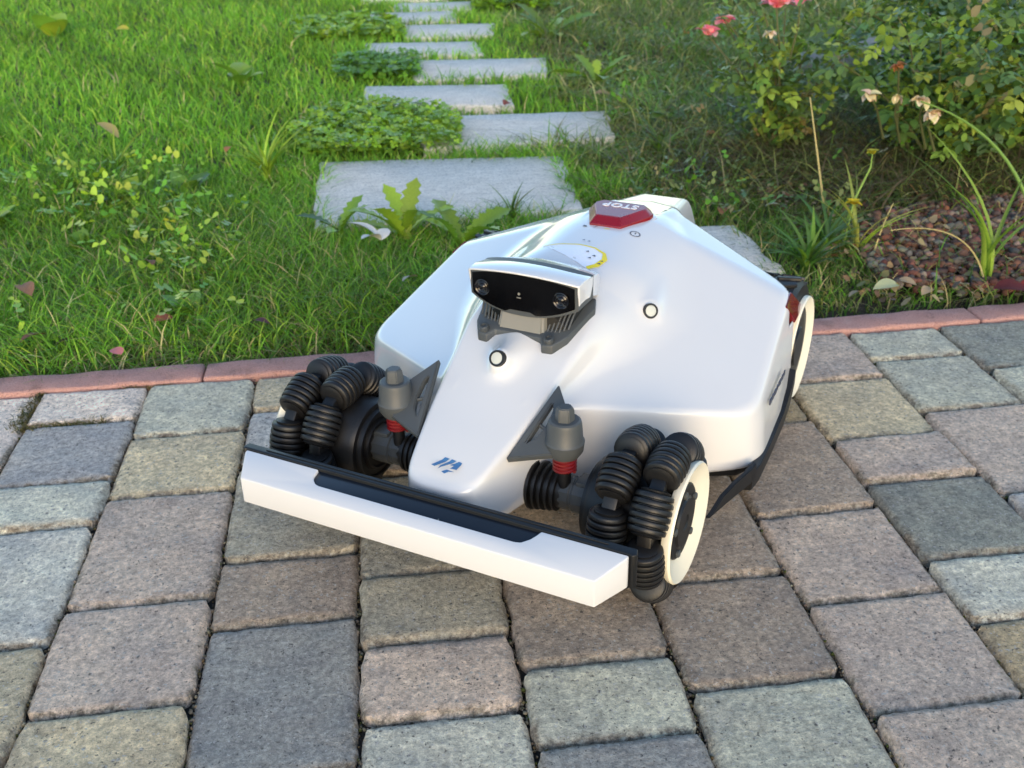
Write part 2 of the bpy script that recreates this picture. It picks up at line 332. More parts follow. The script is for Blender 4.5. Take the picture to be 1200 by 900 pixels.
def in_quad(P, q, grow=0.):
    c = np.mean(q, 0); ok = np.ones(len(P), bool)
    for a, b in zip(q, q[1:]+q[:1]):
        a, b = np.array(a), np.array(b); n = np.array([b[1]-a[1], -(b[0]-a[0])]); n /= np.linalg.norm(n)
        if (c-a) @ n > 0: n = -n
        ok &= ((P-a) @ n) < grow
    return ok
# lawn soil as gently uneven sheet
def lawn_z(x, y): return -.006+.008*np.sin(x*2.1+1)*np.sin(y*1.7)+.004*np.sin(x*7+y*5)-.012*np.exp(-((y-1.5)/.06)**2)
gx, gy = np.linspace(-4.5, 6, 106), np.linspace(1.497, 9.5, 121); GX, GY = np.meshgrid(gx, gy); V = np.stack([GX, GY, lawn_z(GX, GY)-.012], -1).reshape(-1, 3)
ii = np.arange(GX.size).reshape(GX.shape); Q = np.stack([ii[:-1, :-1], ii[:-1, 1:], ii[1:, 1:], ii[1:, :-1]], -1).reshape(-1, 4)
lawn = obj('lawn_soil', mesh_np('lawn_soil', V, Q.ravel(), np.full(len(Q), 4), SOIL, smooth=True), None, smooth=False, kind='structure')

# ------------------------------------------------------------------ mower shell as a distance field
def smax(a, b, k): h = np.maximum(k-np.abs(a-b), 0)/k; return np.maximum(a, b)+h*h*k*.25
def smin(a, b, k): return -smax(-a, -b, k)
YK = [.02, .07, .098, .128, .168, .213, .262, .2965, .35, .45, .56, .63, .70, .82, .9]
WK = [.036, .045, .051, .0575, .066, .0725, .0785, .083, .087, .090, .082, .072, .062, .044, .040]
ZK = [.064, .0865, .0985, .110, .124, .142, .163, .1775, .197, .2155, .2235, .2245, .2165, .1990, .188]
LK = [.10, .10, .10, .11, .12, .14, .20, .30, .5, .85, .95, .7, .45, .30, .30]
def hood(y): return np.interp(y, YK, WK), np.interp(y, YK, ZK), np.interp(y, YK, LK)
YF = np.linspace(0, .9, 181)
_sm = lambda v: np.convolve(np.pad(v, 6, mode='edge'), np.hanning(15)[1:-1]/np.hanning(15)[1:-1].sum(), 'valid')
WF, ZF, LF = (_sm(np.interp(YF, YK, a)) for a in (WK, ZK, LK))
def sdf(x, y, z):
    x = np.abs(x)
    pl = lambda a, b, c: (z-(a+b*x+c*y))/math.sqrt(1+b*b+c*c)
    top = smax(smax(pl(.1027, -.335, .2323), pl(.319, -.36, -.12), .006), z-.2235, .02)
    side = smax(x-(.2885-.08*(z-.03)-.042*np.maximum(y-.36, 0)), (x-(.283-.4*(z-.0915)))/1.077, .012)
    front = .567*(x-.1)-.824*(y-.234)-.03*(.1-z)
    rear = .447*(x-.084)+.894*(y-.7065)-.25*(.19-z)
    b = smax(top, front, .007)
    plan = smax(front, side, .034); b = smax(b, plan, .009)
    b = smax(b, rear, .010); b = smax(b, .014-z, .008)
    hy = np.hypot(np.minimum(y-.650, 0), np.maximum(z-.05, 0)); cut = np.maximum(np.minimum(.107-hy, .2665-x), .083-hy); b = smax(b, np.minimum(cut, x-.175), .004)
    b = np.maximum(b, z-(np.interp(y, YF, ZF)-.006)-np.maximum(x-.045, 0)*3.5)
    wy, zy, ly = np.interp(y, YF, WF), np.interp(y, YF, ZF), np.interp(y, YF, LF)
    crown = .010*np.clip(1-(x/np.maximum(wy, .03))**2, 0, 1)*np.clip((y-.06)/.2, 0, 1)*np.clip((.7-y)/.1, 0, 1)
    wall = (x-wy-ly*(zy-z))/np.sqrt(1+ly*ly)
    slope = (z-zy-crown*.6)*.88
    kk = .007+.030*np.clip((y-.30)/.1, 0, 1)*np.clip((.72-y)/.12, .25, 1)
    n = smax(slope, wall, kk)
    plan = smax(wall, .066-y+.12*(.085-z), .035); n = smax(n, plan, .008)
    n = np.maximum(n, np.maximum(x-wy-.08, side+.006)); n = smax(n, y-.823, .014); n = smax(n, .03-z, .008)
    f = smin(b, n, .010+.012*np.clip((y-.28)/.1, 0, 1)*np.clip((.66-y)/.05, 0, 1))
    # sensor bosses
    def cap(px, py, pz, qx, qy, qz, r0, r1, k, nx, ny, nz):
        ax, ay, az = qx-px, qy-py, qz-pz; t = np.clip(((x-px)*ax+(y-py)*ay+(z-pz)*az)/(ax*ax+ay*ay+az*az), 0, 1)
        d = np.sqrt((x-px-t*ax)**2+(y-py-t*ay)**2+(z-pz-t*az)**2)-(r0+(r1-r0)*t)
        return smax(d, (x-px)*nx+(y-py)*ny+(z-pz)*nz-.0005, .004)
    f = smin(f, cap(0, .2270, .1715, 0, .275, .164, .0105, .014, .0, 0, -.86, .50), .026)
    f = smin(f, cap(.1155, .4275, .1735, .100, .490, .176, .0108, .009, .0, .62, -.66, .42), .016)
    return f
def surf_z(x, y, lo=.02, hi=.30):
    x, y = np.broadcast_arrays(np.asarray(x, float), np.asarray(y, float)); a = np.full(x.shape, lo+.08); b = np.full(x.shape, hi)
    for _ in range(34):
        m = (a+b)/2; ins = sdf(x, y, m) < 0; a = np.where(ins, m, a); b = np.where(ins, b, m)
    return (a+b)/2
def surf_n(x, y, z, e=.0012):
    g = np.array([sdf(x+e, y, z)-sdf(x-e, y, z), sdf(x, y+e, z)-sdf(x, y-e, z), sdf(x, y, z+e)-sdf(x, y, z-e)]); return g/np.linalg.norm(g)
def surface_nets(step=.003):
    xs = np.arange(-.303, .3031, step); ys = np.arange(.045, .845, step); zs = np.arange(.010, .262, step)
    half = xs >= -step*.51; xp = xs[half]
    F = np.empty((len(xs), len(ys), len(zs)), np.float32)
    X, Y, Z = np.meshgrid(xp, ys, zs, indexing='ij'); Fp = sdf(X, Y, Z).astype(np.float32)
    k0 = len(xs)-len(xp); F[k0:] = Fp
    F[:k0] = sdf(*np.meshgrid(xs[:k0], ys, zs, indexing='ij')).astype(np.float32)
    sg = F < 0; c = np.zeros((F.shape[0]-1, F.shape[1]-1, F.shape[2]-1), np.int8)
    for i in (0, 1):
        for j in (0, 1):
            for k in (0, 1): c += sg[i:F.shape[0]-1+i, j:F.shape[1]-1+j, k:F.shape[2]-1+k]
    act = (c > 0) & (c < 8); I = np.argwhere(act); vid = np.full(c.shape, -1, np.int32); vid[act] = np.arange(len(I))
    P = np.stack([xs[I[:, 0]], ys[I[:, 1]], zs[I[:, 2]]], 1)+step/2
    e = 5e-4
    for it in range(6):
        d = sdf(*P.T); g = np.stack([sdf(P[:, 0]+e, P[:, 1], P[:, 2])-sdf(P[:, 0]-e, P[:, 1], P[:, 2]), sdf(P[:, 0], P[:, 1]+e, P[:, 2])-sdf(P[:, 0], P[:, 1]-e, P[:, 2]), sdf(P[:, 0], P[:, 1], P[:, 2]+e)-sdf(P[:, 0], P[:, 1], P[:, 2]-e)], 1)/(2*e)
        st = d[:, None]*g/np.maximum((g*g).sum(1, keepdims=True), .05); L = np.linalg.norm(st, axis=1, keepdims=True); P = P-st*np.minimum(1, step*.6/np.maximum(L, 1e-9))
    quads = []
    for ax in range(3):
        a = [slice(None)]*3; b = [slice(None)]*3; a[ax] = slice(0, -1); b[ax] = slice(1, None)
        s0, s1 = sg[tuple(a)], sg[tuple(b)]; ch = np.argwhere(s0 != s1)
        o1, o2 = [(1, 2), (2, 0), (0, 1)][ax]; ok = (ch[:, o1] > 0) & (ch[:, o2] > 0) & (ch[:, o1] < c.shape[o1]) & (ch[:, o2] < c.shape[o2]); ch = ch[ok]
        def g_(d1, d2):
            q = ch.copy(); q[:, o1] += d1; q[:, o2] += d2; return vid[q[:, 0], q[:, 1], q[:, 2]]
        q = np.stack([g_(-1, -1), g_(0, -1), g_(0, 0), g_(-1, 0)], 1); fl = ~s0[ch[:, 0], ch[:, 1], ch[:, 2]]; q[fl] = q[fl][:, ::-1]; quads.append(q)
    Q = np.vstack(quads); Q = Q[(Q >= 0).all(1)]
    return P, Q

MOW = thing('robot_lawn_mower', 'white and black robot lawn mower with camera head and red stop button on the pavers', 'robot mower', (-.01020, .84537, .0480), -.593354); MOW.scale = (.93333,)*3
P, Q = surface_nets()
shell = obj('body_shell', mesh_np('body_shell', P, Q.ravel(), np.full(len(Q), 4), WHITE, smooth=True), None, MOW, smooth=False)

def decal(name, polys, mat, parent, off=.0007):
    """flat print laid on the shell: list of plan polygons"""
    bm = bmesh.new()
    for pg in polys:
        vs = [bm.verts.new((x, y, 0)) for x, y in pg]; f = bm.faces.new(vs)
    bmesh.ops.triangulate(bm, faces=bm.faces)
    for _ in range(2): bmesh.ops.subdivide_edges(bm, edges=[e for e in bm.edges if e.calc_length() > .006], cuts=1, use_grid_fill=True)
    z = surf_z(np.array([v.co.x for v in bm.verts]), np.array([v.co.y for v in bm.verts]))
    for v, zz in zip(bm.verts, z): v.co.z = zz+off
    bm.normal_update()
    for f in bm.faces:
        if f.normal.z < 0: f.normal_flip()
    return obj(name, bm, mat, parent, smooth=False)
# logo: slanted bars over a small arrow, nose front
def lg(pts, cx=.0005, cy=.0915, s=.0275):
    # px coordinates of the mark (1 unit = logo width), u right, v down on the nose plan
    return [(cx+(u-.5)*s*1.15, cy-(v-.45)*s*1.0) for u, v in pts]
decal('logo', [lg([(0, .62), (.27, 0), (.47, .02), (.16, .68)]), lg([(.35, .8), (.33, .52), (.56, .02), (.75, .05), (.40, .62)]), lg([(.62, .36), (.86, .05), (1.0, .08), (1.0, .56), (.74, .58), (.80, .34)]), lg([(.55, .90), (.68, .70), (1.0, .74), (.80, .82), (.72, 1.0)])], BLUE, shell)
# panel icons, power ring, warning label behind the camera
def ring2(cx, cy, r0, r1, n=28, a0=0, a1=6.2832):
    t = np.linspace(a0, a1, n); return [[(cx+r0*math.cos(a), cy+r0*math.sin(a)), (cx+r1*math.cos(a), cy+r1*math.sin(a)), (cx+r1*math.cos(b), cy+r1*math.sin(b)), (cx+r0*math.cos(b), cy+r0*math.sin(b))] for a, b in zip(t, t[1:])]
decal('power_symbol', ring2(.047, .553, .0062, .0076)+[[(.0462, .5525), (.0478, .5525), (.0478, .5565), (.0462, .5565)]], PRINT, shell)
decal('panel_symbol', [[(-.030, .548), (-.0235, .548), (-.0255, .5515), (-.030, .5525)]], PRINT, shell); decal('panel_symbol', [[(-.014, .5475), (-.0128, .5475), (-.0095, .5545), (-.0107, .5545)]], PRINT, shell)
decal('panel_light', [[(.002, .549), (.010, .549), (.010, .5505), (.002, .5505)]], YELLOW, shell)
arc = [(-.060, .478), (-.035, .4845), (-.008, .487), (.016, .4835), (.033, .474), (.040, .458), (.036, .440), (.026, .430)]
wdt = [.0012, .0016, .002, .0026, .0045, .008, .009, .007]
pin = []
for i in range(len(arc)):
    a, b = Vector(arc[max(i-1, 0)]), Vector(arc[min(i+1, len(arc)-1)]); d = (b-a).normalized(); n = Vector((d.y, -d.x)); c = Vector(arc[i]); pin.append((c+n*wdt[i]*.5, c-n*wdt[i]*.5))
decal('label_field', [[tuple(p[1]) for p in pin]], PALE, shell, .0005)
decal('label_band', [[tuple(pin[i][0]), tuple(pin[i][1]), tuple(pin[i+1][1]), tuple(pin[i+1][0])] for i in range(len(pin)-1)], YELLOW, shell, .0010)
mk = lambda x, y, s: [(x-s, y-s*.5), (x+s, y-s*.7), (x+s*.3, y+s*.8)]
for sy in [mk(.0105, .470, .0028), mk(.023, .462, .003), mk(.020, .4545, .0026), mk(.0385, .452, .0022), mk(.0375, .4445, .0026), mk(-.0085, .502, .0024), mk(.0, .500, .0024)]: decal('label_symbol', [sy], PRINT, shell, .0016)

# ultrasonic sensors
def sensor(pos, nrm, par):
    M = frame(pos, nrm)
    o = obj('sensor', bm_move(bm_lathe([(-.008, .0100), (.0005, .0100), (.0018, .0096), (.0018, .0074), (.0004, .0072)], 32, 'z'), M), BLACK, par)
    obj('sensor_face', bm_move(bm_lathe([(-.002, .0074), (.0008, .0073), (.0011, .0064)], 28, 'z'), M), SENS, o)
sensor((0, .2220, .1748), (0, -.86, .50), MOW)
for sx in (1, -1): sensor((sx*.1200, .4200, .1775), (sx*.62, -.66, .42), MOW)

# stop button
hexp = [(-.0235, .5565), (.0235, .5565), (.0475, .612), (.0475, .626), (.0385, .640), (-.0385, .640), (-.0475, .626), (-.0475, .612)]
zc = lambda x, y: .2245+(y-.60)*.02
seat = bm_prism([(x*1.1, .6+(y-.6)*1.1) for x, y in hexp], lambda x, y: zc(x, y)+.0035, .19, .0012)
obj('button_surround', seat, WHITE, MOW)
b0 = bm_prism(hexp, lambda x, y: zc(x, y)+.0095, .20, .0015, 2)
b1 = bmesh.new(); A = [b1.verts.new((x*.985, .6+(y-.6)*.985, zc(x, y)+.009)) for x, y in hexp]; B = [b1.verts.new((x*.80, .602+(y-.6)*.74, zc(x, y)+.0185)) for x, y in hexp]
b1.faces.new(B)
for i in range(8): b1.faces.new((A[i], A[(i+1) % 8], B[(i+1) % 8], B[i]))
bmesh.ops.recalc_face_normals(b1, faces=b1.faces); bmesh.ops.bevel(b1, geom=[e for e in b1.edges if not e.is_boundary], offset=.0010, segments=2, affect='EDGES')
stop = obj('stop_button', bm_join([b0, b1]), RED, MOW, ang=25)
def text_obj(name, body, size, mat, parent, M, off=0.):
    cu = bpy.data.curves.new(name, 'FONT'); cu.body = body; cu.size = size; cu.align_x = 'CENTER'; cu.align_y = 'CENTER'; cu.offset = off; cu.extrude = .0003
    cu.space_character = 1.08; o = bpy.data.objects.new(name, cu); me = bpy.data.meshes.new_from_object(o); bpy.data.objects.remove(o); bpy.data.curves.remove(cu)
    me.materials.clear(); me.materials.append(mat); o = bpy.data.objects.new(name, me); COL.objects.link(o); o.parent = parent; o.matrix_local = M; return o
text_obj('lettering', 'STOP', .021, LETTER, stop, Matrix.Translation((0.001, .616, zc(0, .616)+.0188)) @ Matrix.Rotation(math.pi, 4, 'Z') @ Matrix.Rotation(-.02, 4, 'X'), .0006)

# camera head
head = obj('camera_head', bm_join([]), WHITE, MOW)
def visor():
    bm = bmesh.new(); NX, ys = 24, [(.2815, 0), (.286, .0008), (.30, .0012), (.33, -.003), (.365, -.012), (.40, -.028), (.44, -.055)]
    rows = []
    for j, (yy, dz) in enumerate(ys):
        row = []
        for i in range(NX+1):
            u = -1+2*i/NX; au = abs(u); wj = .0745-(0, 0, 0, .0015, .008, .020, .034)[j]
            sag = .0095*u*u+.0008*0
            yb = yy+.011*u*u*(1 if j < 3 else .6)
            row.append((u*wj, yb, .2605+dz-sag))
        rows.append(row)
    low = {}
    V = [[bm.verts.new(p) for p in r] for r in rows]
    for a, b in zip(V, V[1:]):
        for i in range(NX): bm.faces.new((a[i], a[i+1], b[i+1], b[i]))
    for s in (0, NX):                                  # side cheeks
        pr = None
        for j, r in enumerate(V):
            t = r[s].co; d = [.027, .027, .027, .028, .032, .03, .03][j]; lo = bm.verts.new((t.x*.985, t.y+.004, t.z-d))
            if pr: bm.faces.new((pr[0], r[s], lo, pr[1]))
            pr = (r[s], lo)
    bmesh.ops.recalc_face_normals(bm, faces=bm.faces)
    bmesh.ops.solidify(bm, geom=bm.faces[:], thickness=.0028)
    return bm
vz = visor(); me = bpy.data.meshes.new('camera_head'); vz.normal_update(); vz.to_mesh(me); vz.free(); head.data = me; me.materials.append(WHITE); me.shade_smooth(); me.set_sharp_from_angle(angle=math.radians(35))
bv = head.modifiers.new('b', 'BEVEL'); bv.width = .0012; bv.segments = 2; bv.limit_method = 'ANGLE'
# glass: lens-shaped black front, with frame behind
def lens_outline(w, zt, zb, n=20, cut=False):
    t = []
    for i in range(n+1):
        u = -1+2*i/n; t.append((u*w, zt-.009*u*u-.0015*abs(u)**6))
    b = []
    for i in range(n+1):
        u = 1-2*i/n; zz = zb+.0150*abs(u)**2.4
        if cut and abs(u) < .27: zz = max(zz, zb+.0045)
        b.append((u*w*1.0, zz))
    return t+b
def front_panel(w, zt, zb, y0, y1, bev, cut=False):
    o = lens_outline(w, zt, zb, cut=cut); bm = bmesh.new()
    yc = lambda x: .011*(x/.0745)**2
    A = [bm.verts.new((x, y0+yc(x)+(z-.235)*-.06, z)) for x, z in o]; B = [bm.verts.new((x, y1+yc(x), z)) for x, z in o]; n = len(o); m = n//2
    for i in range(m-1): bm.faces.new((A[i], A[i+1], A[n-2-i], A[n-1-i]))
    for i in range(n):
        bm.faces.new((A[i], B[i], B[(i+1) % n], A[(i+1) % n]))
    bmesh.ops.recalc_face_normals(bm, faces=bm.faces); return bm
obj('camera_frame', front_panel(.0725, .2590, .2035, .2845, .330, .001, False), GREY, head)
glass = obj('camera_glass', front_panel(.0685, .2575, .2060, .2832, .300, .001, True), GLASS, head)
for x in (-.0527, .0527):
    yq = .2832+.011*(x/.0745)**2-.0003
    obj('lens', bm_move(bm_lathe([(0, .0105), (-.0012, .0105), (-.0016, .0095), (-.0006, .008), (-.0016, .0062), (-.0008, .0045), (-.0022, .003), (-.0026, .0008)], 28, 'y'), Matrix.Translation((x, yq, .2317))), LENS, glass)
obj('status_mark', bm_join([bm_move(bm_lathe([(0, .0018), (-.0006, .0016)], 14, 'y'), Matrix.Translation((.0, .2828, .2335))), bm_box(-.0028, .0028, .2820, .2828, .2282, .2293)]), LGREY, glass)
# bracket under the head
pl_ = [(-.050, .268), (-.037, .266), (-.031, .278), (.031, .278), (.037, .266), (.050, .268), (.062, .288), (.074, .345), (.068, .362), (-.068, .362), (-.074, .345), (-.062, .288)]
ft = bmesh.new()
def fz(x, y): return float(surf_z(x, y))
ztop = lambda x, y: max(.1800+(y-.266)*.30, fz(x*.9, y)+.0025)
bracket = obj('camera_bracket', bm_prism(pl_, ztop, lambda x, y: .15, .0018, 2), GREY, MOW)
pil = bmesh.new(); bot = [(-.031, .281, .178), (.031, .281, .178), (.040, .335, .195), (-.040, .335, .195)]; tp = [(-.028, .292, .2125), (.028, .292, .2125), (.040, .345, .225), (-.040, .345, .225)]
A = [pil.verts.new(p) for p in bot]; B = [pil.verts.new(p) for p in tp]; pil.faces.new(B); pil.faces.new(A[::-1])
for i in range(4): pil.faces.new((A[i], A[(i+1) % 4], B[(i+1) % 4], B[i]))
bmesh.ops.recalc_face_normals(pil, faces=pil.faces); bmesh.ops.bevel(pil, geom=list(pil.edges), offset=.003, segments=3, affect='EDGES')
obj('pillar', pil, LGREY, bracket)
for sx in (1, -1):
    dark = bmesh.new(); A = [dark.verts.new(p) for p in [(sx*.029, .290, .180), (sx*.058, .300, .190), (sx*.066, .345, .214), (sx*.064, .345, .226), (sx*.030, .298, .210)]]; dark.faces.new(A)
    bmesh.ops.solidify(dark, geom=dark.faces[:], thickness=.004); obj('vent', dark, BLACK, bracket, smooth=False)
    for k in range(6):
        t = k/5; p0 = Vector((sx*(.033+.026*t), .2865+.010*t, .181+.0105*t)); p1 = p0+Vector((sx*.004, .022, .026))
        fin = bm_tube([p0, p0*.5+p1*.5+Vector((0, -.001, .0005)), p1], .0013, 6); obj('vent_fin', fin, GREY, bracket)
    obj('screw', bm_move(bm_lathe([(-.004, .0062), (.0035, .0062), (.0045, .0052), (.0045, .003), (.0030, .0028)], 20, 'z'), frame((sx*.044, .2735, .1845), (0, -.30, .95))), AXLE, bracket)

# front bumper
ztb = lambda x, y: .078+.0105*(y/.0377)
bp = [(-.2186, 0), (.2186, 0), (.2391, .036), (.2391, .0395), (.1430, .0395), (.1400, .0330), (.1360, .0270), (.1285, .0205), (.122, .0192), (-.122, .0192), (-.1275, .0205), (-.1325, .0245), (-.1355, .0290), (-.136, .0395), (-.2391, .0395), (-.2391, .036)]
bmp = obj('front_bumper', bm_prism(bp, ztb, lambda x, y: .045+.006*(y/.04), .0035, 3), WHITE, MOW, ang=30)
inl = obj('bumper_inlay', bm_prism([(-.1345, .0165), (.1385, .0165), (.1425, .041), (-.1385, .041)], lambda x, y: ztb(x, y)-.0032, .05, .001), INLAY, bmp)
obj('bumper_mark', bm_box(.030, .0312, .0175, .0235, .0805, .0812), LGREY, inl, smooth=False)
rs = [(-.2425, .004+.034), (-.2405, .0400), (.2405, .0400), (.2425, .038), (.2465, .042), (.2440, .0510), (-.2440, .0510), (-.2465, .042)]
obj('bumper_backing', bm_prism(rs, lambda x, y: .0905+.03*(y-.04), .048, .0025, 3), BLACK, bmp)
obj('bumper_groove', bm_box(-.215, .215, .0450, .0465, .0903, .0916, .0004), RUBBER, bmp)
obj('bumper_arm', bm_box(-.030, .030, .05, .12, .034, .055, .004), BLACK, MOW)

# suspension brackets, springs and axles
for sx in (1, -1):
    pts = [Vector((sx*.0575, .128, .104)), Vector((sx*.0800, .222, .158)), Vector((sx*.1085, .190, .136)), Vector((sx*.128, .170, .120)), Vector((sx*.112, .150, .112))]
    bm = bmesh.new(); e = pts[1]-pts[0]; wv = (pts[3]-pts[0]); wv = (wv-e*(wv.dot(e)/e.dot(e))).normalized()
    ins = [pts[0]+e*.24+wv*.0085, pts[0]+e*.78+wv*.0070, pts[0]+e*.72+wv*.0125, pts[0]+e*.52+wv*.0165, pts[0]+e*.36+wv*.0155]
    up = Vector((0, -.45, .89)); th = up*.0095
    L = [[bm.verts.new(p) for p in q_] for q_ in (pts, ins, [p-th for p in pts], [p-th for p in ins])]
    for i in range(5):
        j = (i+1) % 5
        for a_, b_ in ((0, 1), (1, 3), (3, 2), (2, 0)): bm.faces.new((L[a_][i], L[a_][j], L[b_][j], L[b_][i]))
    bmesh.ops.recalc_face_normals(bm, faces=bm.faces); bmesh.ops.bevel(bm, geom=list(bm.edges), offset=.0013, segments=2, affect='EDGES', clamp_overlap=True)
    arm = obj('suspension_arm', bm, GREY, MOW, ang=35)
    rib = bm_tube([ins[0]*.45+ins[1]*.55+Vector((0, 0, -.006)), ins[3]+Vector((0, 0, -.006))], .0022, 6); obj('arm_rib', rib, GREY, arm)
    cx, cy = sx*.1115, .1690
    obj('strut_cap', bm_move(bm_lathe([(.100, .0165), (.108, .0215), (.119, .0228), (.122, .0208), (.141, .0195), (.145, .0182), (.1465, .0160)], 32, 'z'), Matrix.Translation((cx, cy, 0))), GREY, arm, ang=30)
    nb = bm_lathe([(.143, .0118), (.159, .0108), (.1625, .0088)], 6, 'z'); bmesh.ops.bevel(nb, geom=list(nb.edges), offset=.0010, segments=2, affect='EDGES'); obj('hex_knob', bm_move(nb, Matrix.Translation((cx, cy, 0)) @ Matrix.Rotation(.3, 4, 'Z')), GREY, arm, ang=35)
    hel = [Vector((cx+.0118*math.cos(a), cy+.0118*math.sin(a), .080+.023*a/(2*math.pi*5))) for a in np.linspace(0, 2*math.pi*5, 110)]
    obj('spring', bm_tube(hel, .0024, 7), SPRING, arm)
    obj('damper', bm_move(bm_lathe([(.050, .0075), (.115, .0075)], 18, 'z'), Matrix.Translation((cx, cy, 0))), BLACK, arm)
    # axle: ribbed boot, grey tube, black hub neck
    prof = [(.040, .020)]
    for k in range(5): prof += [(.046+k*.0075, .027-.0012*k), (.0490+k*.0075, .027-.0012*k), (.0500+k*.0075, .0215-.0008*k), (.0530+k*.0075, .0215-.0008*k)]
    prof += [(.086, .018)]
    mm = Matrix.Translation((sx*.024, .1772, .0450)) @ Matrix.Diagonal((sx, 1.14, 1.14, 1))
    boot = bm_move(bm_lathe(prof, 28), mm)
    if sx < 0: bmesh.ops.reverse_faces(boot, faces=boot.faces[:])
    axle = obj('axle', bm_move(bm_lathe([(.080, .0165), (.084, .0185), (.095, .0185), (.0965, .0175), (.0985, .0175), (.100, .0195), (.133, .0195), (.1345, .0180), (.150, .0180)], 12), mm), AXLE, MOW, ang=25)
    if sx < 0: axle.data.flip_normals()
    obj('axle_boot', boot, RUBBER, axle)
    obj('axle_flat', bm_box(*sorted((sx*.127, sx*.155)), .1655, .1890, .0620, .0690, .0012), AXLE, axle)

# front omni wheels
def roller_mesh():
    L, n = .0240, 6; prof = [(-L-.0015, .0125), (-L, .0165)]
    for k in range(n):
        a0 = -L+.0018+k*(2*L-.0036)/n; da = (2*L-.0036)/n; env = lambda a: .0222-.0028*(a/L)**2
        prof += [(a0+.0002, env(a0)-.0046), (a0+da*.14, env(a0+da*.2)-.0002), (a0+da*.24, env(a0+da*.3)+.0002), (a0+da*.68, env(a0+da*.7)+.0002), (a0+da*.80, env(a0+da*.8)-.0002), (a0+da*.92, env(a0+da)-.0046)]
    prof += [(L, .0165), (L+.0015, .0125)]
    bm = bm_lathe(prof, 24, 'x'); me = bpy.data.meshes.new('roller'); bm.to_mesh(me); bm.free(); me.materials.append(RUBBER); me.shade_smooth(); me.set_sharp_from_angle(angle=math.radians(50)); return me
ROLL = roller_mesh()
lk = bm_box(-.014, .014, -.0085, .0085, -.008, .0095, .0025, 2); LINKM = bpy.data.meshes.new('roller_link'); lk.to_mesh(LINKM); lk.free(); LINKM.materials.append(BLACK); LINKM.shade_smooth(); LINKM.set_sharp_from_angle(angle=math.radians(40))
WC, WZ, WR = .1772, .0450, .0745
def omni(sx, ph_o, ph_i):
    wh = bpy.data.objects.new('front_wheel', None); COL.objects.link(wh); wh.parent = MOW; wh.location = (0, WC, WZ); wh.empty_display_size = .03
    hub = bm_lathe([(.140, .020), (.147, .022), (.147, .029), (.1435, .030), (.1435, .033), (.149, .034), (.149, .041), (.1455, .042), (.1455, .045), (.152, .046), (.152, .053), (.158, .056), (.225, .056), (.232, .050), (.245, .048), (.247, .030)], 40); M = Matrix.Diagonal((sx, 1, 1, 1)); bm_move(hub, M)
    if sx < 0: bmesh.ops.reverse_faces(hub, faces=hub.faces[:])
    h = obj('wheel_hub', hub, BLACK, wh, ang=30)
    for rx, ph in ((.2335, ph_o), (.1890, ph_i)):
        for k in range(8):
            a = ph+k*math.pi/4
            for nm, me, da, rr in (('roller', ROLL, 0, WR), ('roller_link', LINKM, math.pi/8, WR-.003)):
                t = a+da; pos = Vector((sx*rx, -rr*math.cos(t), rr*math.sin(t))); tan = Vector((0, math.sin(t), math.cos(t))); rad = Vector((0, -math.cos(t), math.sin(t)))
                Mx = Matrix((tan, rad.cross(tan), rad)).transposed().to_4x4(); Mx.translation = pos; share(nm, me, wh, Mx)
    # white dished disc outside
    d = bm_lathe([(.246, .052), (.248, .066), (.2530, .0695), (.2575, .0700), (.2600, .0685), (.2595, .0665), (.254, .056), (.251, .047), (.249, .0435), (.246, .0435)], 72, close=True); bm_move(d, M)
    if sx < 0: bmesh.ops.reverse_faces(d, faces=d.faces[:])
    obj('wheel_disc', d, CREAM, wh, ang=35)
    hc = bm_lathe([(.240, .0445), (.2510, .0440), (.2525, .0420), (.2525, .030), (.2550, .028), (.2550, .010), (.2535, .008)], 40); bm_move(hc, M)
    if sx < 0: bmesh.ops.reverse_faces(hc, faces=hc.faces[:])
    cap = obj('hub_cap', hc, BLACK, wh, ang=30)
    for k in range(5):
        a = k*2*math.pi/5+.4; sb = bm_lathe([(.2500, .0045), (.2550, .0045), (.2560, .0035)], 12); bm_move(sb, M @ Matrix.Translation((0, .036*math.cos(a), .036*math.sin(a))))
        if sx < 0: bmesh.ops.reverse_faces(sb, faces=sb.faces[:])
        obj('hub_bolt', sb, AXLE, wh)
    return wh
omni(1, math.radians(36), math.radians(58)); omni(-1, math.radians(18), math.radians(38.5))

